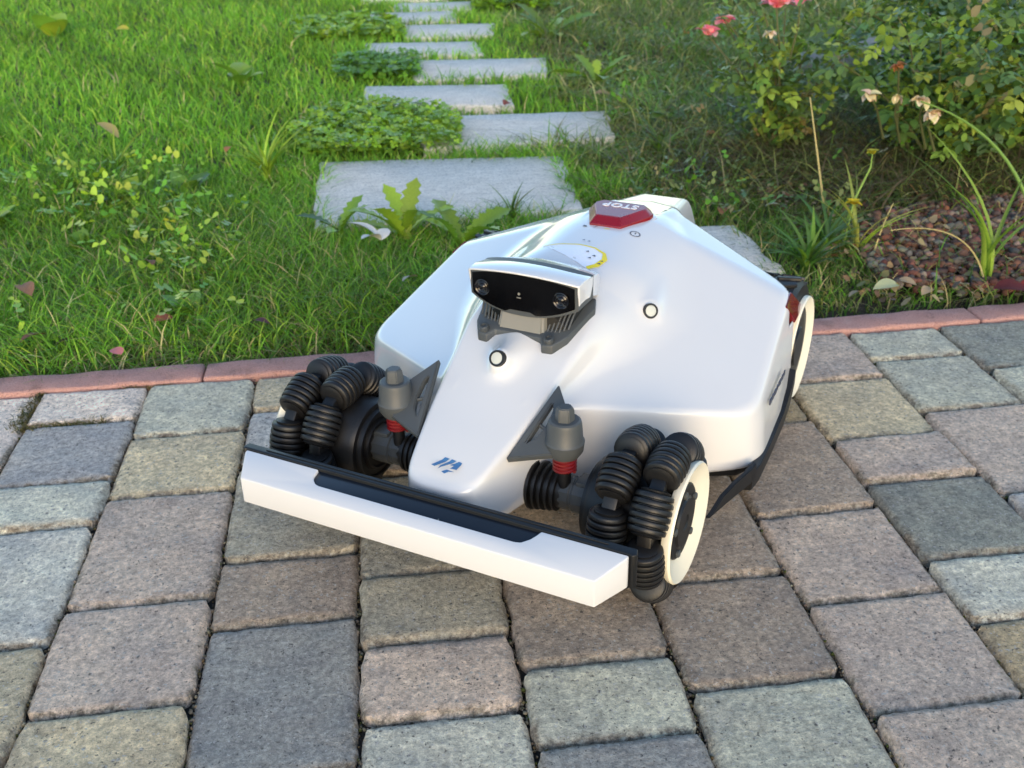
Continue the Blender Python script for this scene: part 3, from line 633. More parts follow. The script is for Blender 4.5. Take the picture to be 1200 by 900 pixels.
# rear wheels
RC = (.655, .052)
for sx in (1, -1):
    M = Matrix.Translation((0, RC[0], RC[1])) @ Matrix.Diagonal((sx, 1, 1, 1))
    tyre = bm_lathe([(.185, .070), (.188, .092), (.194, .0965), (.225, .0980), (.256, .0965), (.262, .090), (.265, .072)], 72); bm_move(tyre, M)
    if sx < 0: bmesh.ops.reverse_faces(tyre, faces=tyre.faces[:])
    wo = obj('rear_wheel', tyre, RUBBER, MOW, ang=30)
    lugs = []
    for k in range(22):
        a = k*2*math.pi/22
        for s_ in (0, 1):
            lb = bm_box(-.017, .017, -.0045, .0045, -.002, .0032, .001, 1)
            bm_move(lb, M @ Matrix.Rotation(a+s_*math.pi/22, 4, 'X') @ Matrix.Translation((.206+s_*.036, 0, .0978)) @ Matrix.Rotation(.45*(1 if s_ else -1), 4, 'Z')); lugs.append(lb)
    obj('tread', bm_join(lugs), RUBBER, wo)
    d = bm_lathe([(.260, .058), (.262, .0720), (.266, .0760), (.2715, .0760), (.2735, .0742), (.2725, .0710), (.265, .060), (.263, .049), (.260, .046)], 72, close=True); bm_move(d, M)
    if sx < 0: bmesh.ops.reverse_faces(d, faces=d.faces[:])
    obj('wheel_disc', d, CREAM, wo, ang=35)
    hc = bm_lathe([(.252, .048), (.2640, .046), (.2660, .044), (.2660, .030), (.2690, .028), (.2690, .010)], 40); bm_move(hc, M)
    if sx < 0: bmesh.ops.reverse_faces(hc, faces=hc.faces[:])
    obj('hub_cap', hc, BLACK, wo, ang=30)
    # tail light set in the corner behind the side panel
    tl = bmesh.new(); T = [(.2612, .573, .1475), (.2720, .592, .1180), (.2700, .648, .1200), (.2580, .610, .1545)]
    A = [tl.verts.new((sx*p[0], p[1], p[2])) for p in T]; B = [tl.verts.new((sx*(p[0]-.020), p[1]+.004, p[2]-.012)) for p in T]; tl.faces.new(A); tl.faces.new(B[::-1])
    for i in range(4): tl.faces.new((A[i], B[i], B[(i+1) % 4], A[(i+1) % 4]))
    bmesh.ops.recalc_face_normals(tl, faces=tl.faces); bmesh.ops.bevel(tl, geom=list(tl.edges), offset=.0012, segments=2, affect='EDGES'); obj('tail_light', tl, REDTAIL, MOW, ang=35)
    fd = [(.245, .575), (.262, .556), (.262, .60), (.252, .70), (.215, .74), (.18, .745), (.18, .575)]
    # black mudguard over the rear tyre
    mg = bmesh.new(); rows = []
    for a in np.linspace(math.radians(48), math.radians(150), 15):
        rows.append([mg.verts.new((sx*x, RC[0]+r*math.cos(math.pi-a), RC[1]+r*math.sin(a))) for x, r in ((.176, .086), (.182, .0905), (.25, .0900), (.262, .0880), (.264, .0835))])
    for a, b in zip(rows, rows[1:]):
        for i in range(4): mg.faces.new((a[i], a[i+1], b[i+1], b[i]))
    bmesh.ops.recalc_face_normals(mg, faces=mg.faces); bmesh.ops.solidify(mg, geom=mg.faces[:], thickness=.002); mg.free()
    # side skirt: black rail under the side panel with its front fin
    def slab_path(pts, h0, h1, th):
        bm = bmesh.new(); R = []
        for i, (x, y, z0, z1) in enumerate(pts):
            R.append([bm.verts.new((sx*(x+o_), y, z)) for o_, z in ((0, z0), (th, z0+.002), (th, z1-.001), (0, z1))])
        for a, b in zip(R, R[1:]):
            for i in range(4): bm.faces.new((a[i], a[(i+1) % 4], b[(i+1) % 4], b[i]))
        bm.faces.new(R[0][::-1]); bm.faces.new(R[-1]); bmesh.ops.recalc_face_normals(bm, faces=bm.faces); bmesh.ops.bevel(bm, geom=list(bm.edges), offset=.001, segments=2, affect='EDGES'); return bm
    sk = obj('side_skirt', slab_path([(.2780, .338, -.004, .026), (.2810, .362, -.004, .024), (.2800, .42, -.003, .024), (.2775, .50, .000, .028), (.2760, .540, .010, .044), (.2760, .552, .024, .058), (.2760, .560, .040, .064)], 0, 0, .0105), BLACK, MOW, ang=35)
    obj('skirt_fin', slab_path([(.2850, .350, .008, .034), (.2830, .334, .008, .033), (.2735, .300, .008, .031), (.2665, .272, .008, .027), (.2600, .252, .006, .012), (.2580, .246, .006, .010)], 0, 0, .005), BLACK, sk, ang=35)
    # print along the side panel
    prn = []
    for k, (ya, yb) in enumerate([(.415, .424), (.427, .434), (.437, .448), (.451, .456), (.460, .472), (.475, .484), (.487, .492)]):
        zc_ = .078+.10*(ya-.40)
        prn.append(bm_box(*sorted((sx*.2834, sx*(.2886-.08*(zc_-.03)+.0006))), ya, yb, zc_, zc_+.007))
    obj('side_print', bm_join(prn), PRINT, MOW, smooth=False)
# chassis underneath
ch = [(-.05, .25), (.05, .25), (.12, .28), (.265, .355), (.278, .38), (.278, .55), (.17, .56), (.17, .76), (-.17, .76), (-.17, .56), (-.278, .55), (-.278, .38), (-.265, .355), (-.12, .28)]
obj('chassis', bm_prism(ch, .06, .003, .003), BLACK, MOW)

# ------------------------------------------------------------------ grass and plants
def blades(name, XY, h, wd, lean, tint, kind_label=None, seg=3, z0=None, curl=1.0, mat=None):
    n = len(XY); th = RNG.random(n)*2*np.pi; f = RNG.random(n)*2*np.pi
    dx, dy = np.cos(th), np.sin(th); sx_, sy_ = -np.sin(f), np.cos(f)
    L = lean*(.35+RNG.random(n)*1.1); t = np.linspace(0, 1, seg+1)
    zb = lawn_z(XY[:, 0], XY[:, 1])-.014 if z0 is None else z0
    vs = []; 
    for k, tt in enumerate(t):
        o = L*h*tt**(1.3+.9*curl); zz = h*(tt-.45*np.minimum(L, 1.4)*tt**2.4*curl*.7)
        cx = XY[:, 0]+dx*o; cy = XY[:, 1]+dy*o; wk = wd*(1-tt**2.2)*.5
        if k < seg:
            vs.append(np.stack([cx-sx_*wk, cy-sy_*wk, zb+zz], 1)); vs.append(np.stack([cx+sx_*wk, cy+sy_*wk, zb+zz], 1))
        else: vs.append(np.stack([cx, cy, zb+zz], 1))
    per = 2*seg+1; V = np.stack(vs, 1).reshape(-1, 3); base = np.arange(n)*per
    fl = []; tot = []
    rows = []
    for k in range(seg-1): rows.append(np.stack([base+2*k, base+2*k+1, base+2*k+3, base+2*k+2], 1))
    q = np.stack(rows, 1).reshape(-1, 4); tr = np.stack([base+2*seg-2, base+2*seg-1, base+2*seg], 1)
    fl = np.concatenate([q.ravel(), tr.ravel()]); tot = np.concatenate([np.full(len(q), 4), np.full(len(tr), 3)])
    T = np.repeat(tint, per, 0)
    me = mesh_np(name, V, fl, tot, mat or BLADE, T, smooth=True); o = bpy.data.objects.new(name, me); COL.objects.link(o); return o
def nz(x, y, s, p): return .5+.25*np.sin(x*s+p)*np.cos(y*s*.83-p)+.25*np.sin((x+y*.7)*s*1.9+p*2)
def palette(n, cols, wts, jit=.22):
    c = np.array(cols)[RNG.choice(len(cols), n, p=np.array(wts)/sum(wts))]; return c*(1+jit*(RNG.random((n, 1))*2-1))*(1+.08*(RNG.random((n, 3))*2-1))
GRAVEL = [(.86, 1.60), (1.06, 1.545), (1.7, 1.60), (1.75, 2.02), (1.30, 2.03), (1.02, 1.98), (.90, 1.84)]
def in_poly(P, poly):
    x, y = P[:, 0], P[:, 1]; c = np.zeros(len(P), bool)
    for (x0, y0), (x1, y1) in zip(poly, poly[1:]+poly[:1]):
        c ^= ((y0 > y) != (y1 > y)) & (x < (x1-x0)*(y-y0)/(y1-y0+1e-12)+x0)
    return c
def scatter(n, y0, y1, pw=1.0):
    y = y0+(y1-y0)*RNG.random(n)**pw; xl = -.15-.40*y; xr = .28+.60*y; x = xl+(xr-xl)*RNG.random(n); return np.stack([x, y], 1)
def clear(P, grow=-.022):
    ok = ~in_poly(P, GRAVEL)
    for q in STONES: ok &= ~in_quad(P, q, grow)
    return P[ok]
def side_x(y): return np.interp(y, [1.5, 2.0, 2.6, 3.2, 4.0, 6.5], [.30, .40, .47, .60, .62, .60])   # right of this line the grass is rougher
G1, G2, G3, G4 = (.128, .315, .028), (.195, .400, .038), (.090, .205, .028), (.33, .47, .06); STR = (.48, .42, .22); OLV = (.20, .235, .072); DRK = (.09, .150, .034)
def grow(name, label, n, y0, y1, left, hh, ww, lean, cols, wts, pw=1.0, dens=None, seg=3, curl=1.):
    P = clear(scatter(n, y0, y1, pw)); sd_ = P[:, 0] < side_x(P[:, 1])+.07*np.sin(P[:, 1]*9)+.05*np.sin(P[:, 1]*23)
    P = P[sd_ if left else ~sd_]
    if dens is not None: P = P[RNG.random(len(P)) < dens(P)]
    m = len(P); h = hh*(.45+.9*RNG.random(m)**1.4)*(.72+.5*nz(P[:, 0], P[:, 1], 6.3, .4)); T = palette(m, cols, wts)
    T = T*(.8+.42*nz(P[:, 0], P[:, 1], 4.1, 1.3))[:, None]
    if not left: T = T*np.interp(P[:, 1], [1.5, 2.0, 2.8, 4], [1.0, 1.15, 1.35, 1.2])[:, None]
    if left: T = T*np.interp(P[:, 1], [1.5, 2.0, 3.2], [.98, 1.04, 1.16])[:, None]  # left lawn tint lightens with distance, standing in for sunlight on the far part
    o = blades(name, P, h, ww*(.6+.8*RNG.random(m)), lean, T, seg=seg, curl=curl); o['label'] = label; o['category'] = 'grass'; o['kind'] = 'stuff'; return o
fringe = lambda P: np.clip((P[:, 1]-1.47)/.12, .22, 1)*np.clip(.55+.9*nz(P[:, 0], P[:, 1], 13., .5), .3, 1)
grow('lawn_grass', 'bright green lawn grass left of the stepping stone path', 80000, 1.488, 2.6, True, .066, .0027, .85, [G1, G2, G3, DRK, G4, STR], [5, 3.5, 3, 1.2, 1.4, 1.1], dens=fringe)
grow('lawn_grass', 'green lawn grass far behind, sunlight put into its lighter tint, left of the path', 118000, 2.25, 6.6, True, .058, .0046, .70, [G1, G2, G3, G4, DRK, STR], [5, 4.5, 2.2, 1.8, .8, .25], pw=1.1, seg=2)
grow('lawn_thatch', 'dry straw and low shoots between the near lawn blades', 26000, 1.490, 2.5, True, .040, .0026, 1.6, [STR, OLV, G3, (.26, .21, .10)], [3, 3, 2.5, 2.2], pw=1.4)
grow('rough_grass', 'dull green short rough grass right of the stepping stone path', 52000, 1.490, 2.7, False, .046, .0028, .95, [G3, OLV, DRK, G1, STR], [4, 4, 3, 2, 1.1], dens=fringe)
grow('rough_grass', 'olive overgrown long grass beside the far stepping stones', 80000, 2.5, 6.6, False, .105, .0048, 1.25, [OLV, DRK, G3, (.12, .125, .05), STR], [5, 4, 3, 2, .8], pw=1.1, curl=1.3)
# dry brush under the roses
P = np.stack([RNG.normal(1.22, .26, 9000), RNG.normal(2.38, .26, 9000)], 1); P = clear(P[P[:, 1] > 1.95])
o = blades('dry_brush', P, .05+.10*RNG.random(len(P)), .0028+.002*RNG.random(len(P)), 1.5, palette(len(P), [(.11, .085, .045), (.06, .05, .03), (.19, .16, .09), OLV, DRK], [3, 3, 1.3, 3, 3])); o['label'] = 'brown dry stems and thatch under the rose bushes'; o['category'] = 'dry brush'; o['kind'] = 'stuff'

# clover patch: trefoil leaflets on short stalks
def leaf_cloud(name, C, size, tint, mat, lobes=3, up=.7):
    n = len(C); V = []; F = []; per_l = 7; per = per_l*lobes; a0 = RNG.random(n)*6.283; T = np.repeat(tint, per, 0); tilt = up*RNG.random(n); td = RNG.random(n)*6.283
    shp = np.array([(0, 0), (.45, .40), (.85, .42), (1.05, .0), (.85, -.42), (.45, -.40), (.55, 0)])
    out = np.empty((n, lobes, per_l, 3))
    for l in range(lobes):
        a = a0+l*2*np.pi/lobes; ca, sa = np.cos(a), np.sin(a)
        for k, (u, v) in enumerate(shp):
            x = (u*ca-v*sa)*size; y = (u*sa+v*ca)*size; z = (.10 if k != 6 and k != 0 else -.06)*size*(abs(v)*2.2)
            out[:, l, k, 0] = C[:, 0]+x; out[:, l, k, 1] = C[:, 1]+y; out[:, l, k, 2] = C[:, 2]+z+tilt*(x*np.cos(td)+y*np.sin(td))
    b = (np.arange(n*lobes)*per_l)[:, None]; tri = np.array([(0, 6, 1), (1, 6, 2), (2, 6, 3), (3, 6, 4), (4, 6, 5), (5, 6, 0)])
    F = (b[:, :, None]+tri[None]).reshape(-1, 3)
    return mesh_np(name, out.reshape(-1, 3), F.ravel(), np.full(len(F), 3), mat, T, smooth=True)
def patch(poly, n, h, size, cols, wts, label):
    p = np.array(poly); lo, hi = p.min(0), p.max(0); P = lo+(hi-lo)*RNG.random((n*2, 2)); P = P[in_poly(P, poly)][:n]
    e = np.clip(nz(P[:, 0], P[:, 1], 25, .2), 0, 1); z = h*(.35+.65*RNG.random(len(P)))*(.65+.5*e); C = np.c_[P, z]
    me = leaf_cloud('clover_patch', C, size*(.6+.7*RNG.random(len(P))), palette(len(P), cols, wts), LEAFM)
    o = bpy.data.objects.new('clover_patch', me); COL.objects.link(o); o['label'] = label; o['category'] = 'clover'; o['kind'] = 'stuff'
    return o
CL = [(.27, .46, .034), (.18, .35, .03), (.38, .54, .06)]
patch([(-.20, 2.64), (.02, 2.60), (.19, 2.63), (.215, 2.80), (.18, 3.02), (-.02, 3.13), (-.17, 3.06), (-.25, 2.85)], 2300, .060, .012, CL, [4, 3, 2], 'bright green clover clump spilling over the second stepping stone')
patch([(-.14, 3.60), (.13, 3.54), (.15, 3.86), (-.02, 3.92), (-.14, 3.9)], 600, .05, .016, [G1, G3, CL[1]], [3, 3, 2], 'low dull clover between the third and fourth stepping stones')
patch([(-.30, 4.35), (.12, 4.38), (.10, 4.75), (-.1, 4.85), (-.35, 4.8)], 900, .06, .018, CL, [3, 3, 2], 'far clover clump left of the narrow stepping stones')
patch([(.45, 5.0), (.85, 4.9), (.8, 5.4), (.5, 5.5)], 700, .09, .018, CL, [4, 3, 1], 'far leafy clump right of the last stepping stones')

# single leaf meshes shared by the plants
def leaf_mesh(name, prof, fold=.25, droop=.35, mat=None, teeth=0., n=7):
    """prof(t) half width, unit length along +Y, normal +Z"""
    bm = bmesh.new(); rows = []
    for i in range(n+1):
        t = i/n; w_ = prof(t)*(1+teeth*(1 if i % 2 else -1)); z = .28*t-droop*t*t
        rows.append([bm.verts.new((-w_, t-.05*w_, z+fold*w_)), bm.verts.new((0, t, z)), bm.verts.new((w_, t-.05*w_, z+fold*w_))])
    for a, b in zip(rows, rows[1:]):
        bm.faces.new((a[0], a[1], b[1], b[0])); bm.faces.new((a[1], a[2], b[2], b[1]))
    bmesh.ops.remove_doubles(bm, verts=bm.verts, dist=1e-5); me = bpy.data.meshes.new(name); bm.to_mesh(me); bm.free(); me.shade_smooth(); me.materials.append(mat or LEAFOBJ); return me
OVAL = leaf_mesh('leaf', lambda t: .28*math.sin(math.pi*min(1, t*.97+.03))**.75, .3, .45)
DANDY = leaf_mesh('leaf', lambda t: (.05+.15*t**1.2)*(1-t**6), .35, .5, teeth=.24, n=15)
STRAP = leaf_mesh('leaf', lambda t: .035*(1-t**2.5)+.002, .4, .75, n=9)
ROUND = leaf_mesh('leaf', lambda t: .44*math.sin(math.pi*min(1, t))**.55, .2, .25)
PETALM = leaf_mesh('petal', lambda t: .46*math.sin(math.pi*min(1, .12+.85*t))**.6, .5, .55, PETALOBJ)
def rose_leaf():
    bm = bmesh.new()
    def lf(o, a, L):
        n = 4; R = Matrix.Translation(o) @ Matrix.Rotation(a, 4, 'Z') @ Matrix.Rotation(random.uniform(-.3, .15), 4, 'X'); rows = []
        for i in range(n+1):
            t = i/n; w_ = L*.30*math.sin(math.pi*min(1, t*.96+.04))**.8; z = -.16*L*t*t
            rows.append([bm.verts.new(R @ Vector(p)) for p in ((-w_, L*t, z+.3*w_), (0, L*t, z), (w_, L*t, z+.3*w_))])
        for p, q in zip(rows, rows[1:]): bm.faces.new((p[0], p[1], q[1], q[0])); bm.faces.new((p[1], p[2], q[2], q[1]))
    lf((0, .62, -.05), 0, .42)
    for y, l in ((.55, .36), (.28, .32)): lf((.01, y, -.03), -1.05, l); lf((-.01, y, -.03), 1.05, l)
    a = [bm.verts.new(p) for p in ((-.012, 0, 0), (.012, 0, 0), (.008, .64, -.05), (-.008, .64, -.05))]; bm.faces.new(a)
    me = bpy.data.meshes.new('leaf'); bm.to_mesh(me); bm.free(); me.shade_smooth(); me.materials.append(LEAFOBJ); return me
ROSEL = [rose_leaf() for _ in range(3)]
def put(name, me, par, pos, az, pitch, roll, size, color, wid=1.):
    o = share(name, me, par, Matrix.Translation(pos) @ Matrix.Rotation(az, 4, 'Z') @ Matrix.Rotation(pitch, 4, 'X') @ Matrix.Rotation(roll, 4, 'Y') @ Matrix.Diagonal((size*wid, size, size, 1))); o.color = (*color, 1); return o
def jit(c, k=.25): 
    f = 1+random.uniform(-k, k); return tuple(v*f*(1+random.uniform(-.08, .08)) for v in c)
def weed(name, label, cat, x, y, me, n, size, cols, up=(.35, 1.0), group=None, wid=1., z=-.008):
    t = thing(name, label, cat, (x, y, z), random.uniform(0, 6.28), group)
    for k in range(n): put('leaf', me, t, (random.uniform(-.006, .006), random.uniform(-.006, .006), 0), k*2.4+random.uniform(-.3, .3), random.uniform(*up), random.uniform(-.3, .3), size*random.uniform(.65, 1.15), jit(random.choice(cols)), wid)
    return t
YG, MG, DG = (.28, .41, .04), (.145, .27, .035), (.075, .155, .030)
g = 'leafy weeds in the grass'
weed('dandelion', 'bright leafy dandelion clump at the front edge of the largest stepping stone', 'weed', .03, 2.03, DANDY, 9, .135, [YG, MG], (.5, 1.15), g)
weed('dandelion', 'smaller dandelion just left of the mower rear, by the slab', 'weed', .135, 1.96, DANDY, 7, .125, [YG, MG], (.5, 1.2), g)
weed('dandelion', 'dandelion with one tall yellow-green leaf at the slab corner', 'weed', -.10, 2.06, DANDY, 6, .11, [YG, MG, DG], (.5, 1.1), g)
weed('dandelion', 'dandelion rosette right of the fourth stepping stone', 'weed', .70, 3.35, DANDY, 8, .17, [YG, MG], (.4, 1.0), g)
weed('dandelion', 'far dandelion right of the sixth stepping stone', 'weed', .68, 4.25, DANDY, 8, .20, [YG, MG], (.4, 1.1), g)
weed('broadleaf_weed', 'broad plantain leaves in the left lawn, in front of the tan dead leaf', 'weed', -.60, 2.36, OVAL, 16, .075, [MG, YG, DG], (.4, 1.1), g)
weed('broadleaf_weed', 'large oval green leaves left of the largest stepping stone', 'weed', -.46, 2.40, OVAL, 14, .08, [MG, DG], (.3, 1.0), g)
weed('broadleaf_weed', 'yellow-green low weed at the left edge of the lawn', 'weed', -.84, 2.24, OVAL, 14, .07, [YG, MG], (.3, 1.0), g)
weed('broadleaf_weed', 'round-leaved weed low in the left lawn near the kerb', 'weed', -.50, 1.79, ROUND, 9, .032, [YG, MG], (.6, 1.3), g)
weed('broadleaf_weed', 'small round-leaved weed in front of the oval leaves', 'weed', -.62, 2.08, ROUND, 12, .042, [YG, YG, MG], (.6, 1.35), g)
weed('broadleaf_weed', 'small pointed weed leaves by the kerb near the middle of the left lawn', 'weed', -.36, 1.70, OVAL, 7, .06, [YG, MG], (.4, 1.1), g)
weed('broadleaf_weed', 'weed with a single bright yellow upright leaf far left', 'weed', -1.37, 4.85, ROUND, 6, .12, [(.36, .55, .05), YG, MG, MG], (.4, 1.2), g)
weed('broadleaf_weed', 'pale oval weed in the middle of the far lawn', 'weed', -.45, 3.65, OVAL, 6, .12, [YG, MG], (.4, 1.1), g)
weed('broadleaf_weed', 'low weed beside the second stepping stone, right side', 'weed', .80, 2.80, OVAL, 7, .10, [DG, MG], (.3, 1.0), g)
gt = 'long grass tufts'
weed('grass_tuft', 'bright tall tuft of grass left of the largest stepping stone', 'grass tuft', -.28, 2.50, STRAP, 34, .16, [YG, (.18, .33, .035)], (.9, 1.5), gt, .6)
weed('grass_tuft', 'dark green grass tuft right of the mower, before the gravel', 'grass tuft', .76, 1.71, STRAP, 40, .12, [DG, (.05, .13, .03), MG], (.8, 1.4), gt)
weed('grass_tuft', 'second dark grass tuft right of the mower, nearer the yellow flower', 'grass tuft', .83, 1.80, STRAP, 36, .12, [DG, (.05, .13, .03), MG], (.8, 1.4), gt)
weed('grass_tuft', 'yellowing tall grass blades around the yellow flower', 'grass tuft', .885, 1.78, STRAP, 10, .17, [(.36, .38, .09), YG], (1.0, 1.45), gt, .6)
weed('grass_tuft', 'tall strap-leaved tuft at the right edge behind the kerb', 'grass tuft', 1.045, 1.60, STRAP, 10, .25, [YG, (.22, .33, .05), MG], (1.0, 1.5), gt, .55)
weed('grass_tuft', 'sparse tuft in the left lawn in front of the yellow upright leaf', 'grass tuft', -.66, 2.62, STRAP, 18, .14, [YG, MG], (.9, 1.5), gt, .6)
weed('grass_tuft', 'green tuft by the right side of the second stepping stone', 'grass tuft', .70, 2.55, STRAP, 22, .11, [MG, DG], (.6, 1.4), gt)
weed('grass_tuft', 'thin tuft growing at the front edge of the largest slab, right half', 'grass tuft', .26, 2.10, STRAP, 18, .08, [DG, OLV, MG], (.7, 1.5), gt)
def stalk(name, label, cat, pts, rad, mat, extra=None):
    n = 14; P = [Vector(p) for p in pts]; out = []
    for i in range(n+1):
        t = i/n; a, b, c = P
        out.append(a*(1-t)**2+b*2*t*(1-t)+c*t*t)
    o = obj(name, bm_tube([p-P[0] for p in out], [rad*(1-.6*i/n) for i in range(n+1)], 6), mat); o.location = P[0]; o['label'] = label; o['category'] = cat
    return o
stalk('dry_stalk', 'tall straight dry straw stalk standing right of the mower', 'stalk', [(.905, 1.98, 0), (.88, 1.99, .12), (.855, 2.01, .245)], .0030, STRAW)
stalk('arched_stem', 'long green stem arching down at the right edge', 'stalk', [(1.15, 1.60, 0), (1.175, 1.72, .22), (1.06, 1.95, .24)], .0042, REED)
stalk('arched_stem', 'thin yellowed blade arching low over the red gravel', 'stalk', [(1.035, 1.58, 0), (1.02, 1.62, .115), (.885, 1.66, .085)], .0018, STRAW)
stalk('dry_stalk', 'short pale stalk leaning by the yellow flower', 'stalk', [(.90, 1.74, 0), (.91, 1.75, .05), (.935, 1.76, .10)], .0022, STRAW)
fl = thing('yellow_flower', 'small yellow flower on a curved stem beside the red gravel', 'flower', (.865, 1.80, -.01))
obj('stem', bm_tube([(0, 0, 0), (.006, 0, .05), (.016, .01, .095)], [.0022, .002, .0016], 6), REED, fl)
for k in range(9): put('petal', PETALM, fl, (.016, .010, .095), k*.7, random.uniform(.2, .9), 0, .016, (.62, .48, .01))
fl2 = thing('yellow_flower', 'nodding yellow bud on a taller stem above the dark tuft', 'flower', (.875, 1.84, -.01))
obj('stem', bm_tube([(0, 0, 0), (.02, 0, .09), (.055, .02, .15), (.06, .03, .175)], [.0026, .0024, .002, .0014], 6), REED, fl2)
for k in range(7): put('petal', PETALM, fl2, (.06, .030, .173), k*.9, random.uniform(.4, 1.2), 0, .014, (.45, .42, .03))

# fallen leaves and petals
def fallen(label, x, y, size, col, me=OVAL, pitch=.1, z=.022, cat='dead leaf', name='fallen_leaf', wid=1., grp='fallen leaves'):
    o = bpy.data.objects.new(name, me.copy()); COL.objects.link(o); o.data.materials[0] = DRYLEAF; o.location = (x, y, z); o.rotation_euler = (pitch, random.uniform(-.4, .4), random.uniform(0, 6.28)); o.scale = (size*wid, size, size)
    o.color = (*col, 1); o['label'] = label; o['category'] = cat
    if grp: o['group'] = grp
    return o
BR, TAN, ORG, PNK = (.20, .09, .045), (.38, .25, .13), (.42, .16, .05), (.62, .20, .20)
fallen('large tan dead leaf lying in the left lawn at the edge of view', -.655, 1.80, .055, (.30, .15, .08), z=.035)
fallen('curled brown leaf by the kerb at the far left', -.60, 1.585, .045, BR, z=.02)
fallen('reddish brown leaf between grass blades left of the front wheel', -.40, 1.63, .032, (.22, .07, .04), z=.022)
fallen('dark brown leaf flat on soil near the left kerb', -.52, 1.60, .034, (.10, .06, .05), z=.012)
fallen('brown leaf caught in the grass in the middle of the left lawn', -.44, 1.86, .034, BR, z=.035)
fallen('pink petal lying in the grass against the kerb, left side', -.43, 1.515, .024, PNK, ROUND, z=.018, cat='petal', name='fallen_petal')
fallen('purple-brown leaf in the grass close to the left front wheel', -.235, 1.60, .030, (.10, .035, .04), z=.022)
fallen('orange leaf in the lawn left of the largest stepping stone', -.38, 2.66, .040, ORG, z=.04)
fallen('tan dead leaf half upright in the left lawn', -.70, 2.86, .065, (.40, .32, .12), pitch=.8, z=.03)
fallen('orange dead leaf on the rough grass right of the second stone', .86, 2.58, .042, ORG, z=.03)
fallen('small brown leaf behind the mower on the right', .73, 2.17, .030, BR, z=.02)
fallen('dry brown leaf curled at the slab corner behind the mower', .70, 2.03, .040, (.24, .11, .05), z=.018)
fallen('pale round dry leaf on the rough grass right of the mower', .775, 1.99, .032, (.55, .52, .35), ROUND, z=.03)
fallen('pale green leaf lying near the kerb before the red gravel', .865, 1.565, .048, (.42, .46, .26), z=.02)
fallen('dark red leaf on the soil against the right part of the kerb', 1.015, 1.522, .062, (.11, .008, .010), z=.02, wid=1.3)
fallen('deep red leaf lying beside the darker one at the right kerb', 1.06, 1.520, .050, (.16, .012, .014), z=.018, wid=1.2)
fallen('red-brown leaf on the joint before the third stepping stone', .36, 3.06, .045, (.24, .06, .04), z=.02)
fallen('tan leaf beside the far stepping stones, right side', .64, 3.10, .05, TAN, z=.03)
fallen('small yellow leaf in the far lawn on the left', -1.0, 4.6, .06, (.45, .42, .05), z=.05)
fallen('beige dead leaf curled at the left front corner of the mower shell', .015, 1.71, .035, (.52, .46, .36), z=.03)
for i_, (x, y) in enumerate([(.88, 1.60), (.92, 1.555), (.96, 1.57), (.80, 1.56)]):
    fallen(['crumpled straw leaf nearest the dark tuft on the kerb soil', 'torn tan leaf on the soil between kerb and gravel', 'light brown leaf flake at the front of the red gravel', 'pale leaf flake on the soil beside the rear wheel'][i_], x, y, .034, (.40, .30, .18), z=.014)
wl = thing('bleached_leaf', 'white three-pronged dried leaf lying in the grass left of the mower', 'dead leaf', (-.020, 1.86, .055), .5)
for az, L_, w_ in ((.5, .075, .55), (1.9, .055, .9), (-1.0, .035, 1.3)): 
    q_ = put('lobe', OVAL, wl, (0, 0, 0), az, .5, .2, L_, (.72, .70, .64), w_); q_.data = q_.data.copy(); q_.data.materials[0] = DRYLEAF

# moss and debris in the joints by the kerb
def moss(label, x0, y0, x1, y1, n, col):
    t = RNG.random(n); P = np.stack([x0+(x1-x0)*t+RNG.normal(0, .006, n), y0+(y1-y0)*t+RNG.normal(0, .006, n)], 1)
    o = blades('moss', P, .006+.008*RNG.random(n), .0022+0*P[:, 0], 1.2, palette(n, col, [1]*len(col)), seg=2, z0=np.full(n, -.006)); o['label'] = label; o['category'] = 'moss'; o['kind'] = 'stuff'
moss('brown moss strip in the joint at the left kerb', -.535, 1.445, -.545, 1.33, 420, [(.10, .085, .03), (.16, .13, .06), (.08, .09, .025)])
moss('olive moss across the joint of two left pavers', -.54, 1.337, -.42, 1.338, 420, [(.10, .09, .03), (.16, .14, .06), (.08, .09, .025)])
moss('straw debris where the second joint meets the kerb', -.43, 1.442, -.35, 1.438, 160, [(.30, .22, .11), (.16, .12, .05)])

# red lava gravel
def gravel(n):
    p = np.array(GRAVEL); P = p.min(0)+(p.max(0)-p.min(0))*RNG.random((n*2, 2)); P = P[in_poly(P, GRAVEL)][:n]; n = len(P)
    ico = bmesh.new(); bmesh.ops.create_icosphere(ico, subdivisions=1, radius=1); iv = np.array([v.co[:] for v in ico.verts]); it = np.array([[v.index for v in f.verts] for f in ico.faces]); ico.free()
    sz = .0045+.0070*RNG.random(n)**1.5; dfm = 1+.30*(RNG.random((n, len(iv), 1))*2-1); ax = .65+.7*RNG.random((n, 1, 3))
    V = iv[None]*dfm*ax*sz[:, None, None]; V[..., 2] *= .8; V = V+np.c_[P, -.004+.016*RNG.random(n)][:, None, :]
    F = (it[None]+(np.arange(n)*len(iv))[:, None, None]).reshape(-1, 3)
    T = np.repeat(palette(n, [(.16, .078, .06), (.22, .105, .08), (.11, .075, .068), (.27, .20, .16), (.28, .12, .07), (.09, .08, .078), (.20, .18, .16)], [4, 3, 3, 2, 1.0, 2, 1.5]), len(iv), 0)
    o = obj('lava_gravel', mesh_np('lava_gravel', V.reshape(-1, 3), F.ravel(), np.full(len(F), 3), GRAVELM, T), None, smooth=False); o['label'] = 'bed of red and brown lava gravel under the rose bush'; o['category'] = 'gravel'; o['kind'] = 'stuff'
gravel(5600)
P = np.array([(RNG.uniform(.86, 1.5), RNG.uniform(1.5, 2.05)) for _ in range(900)])
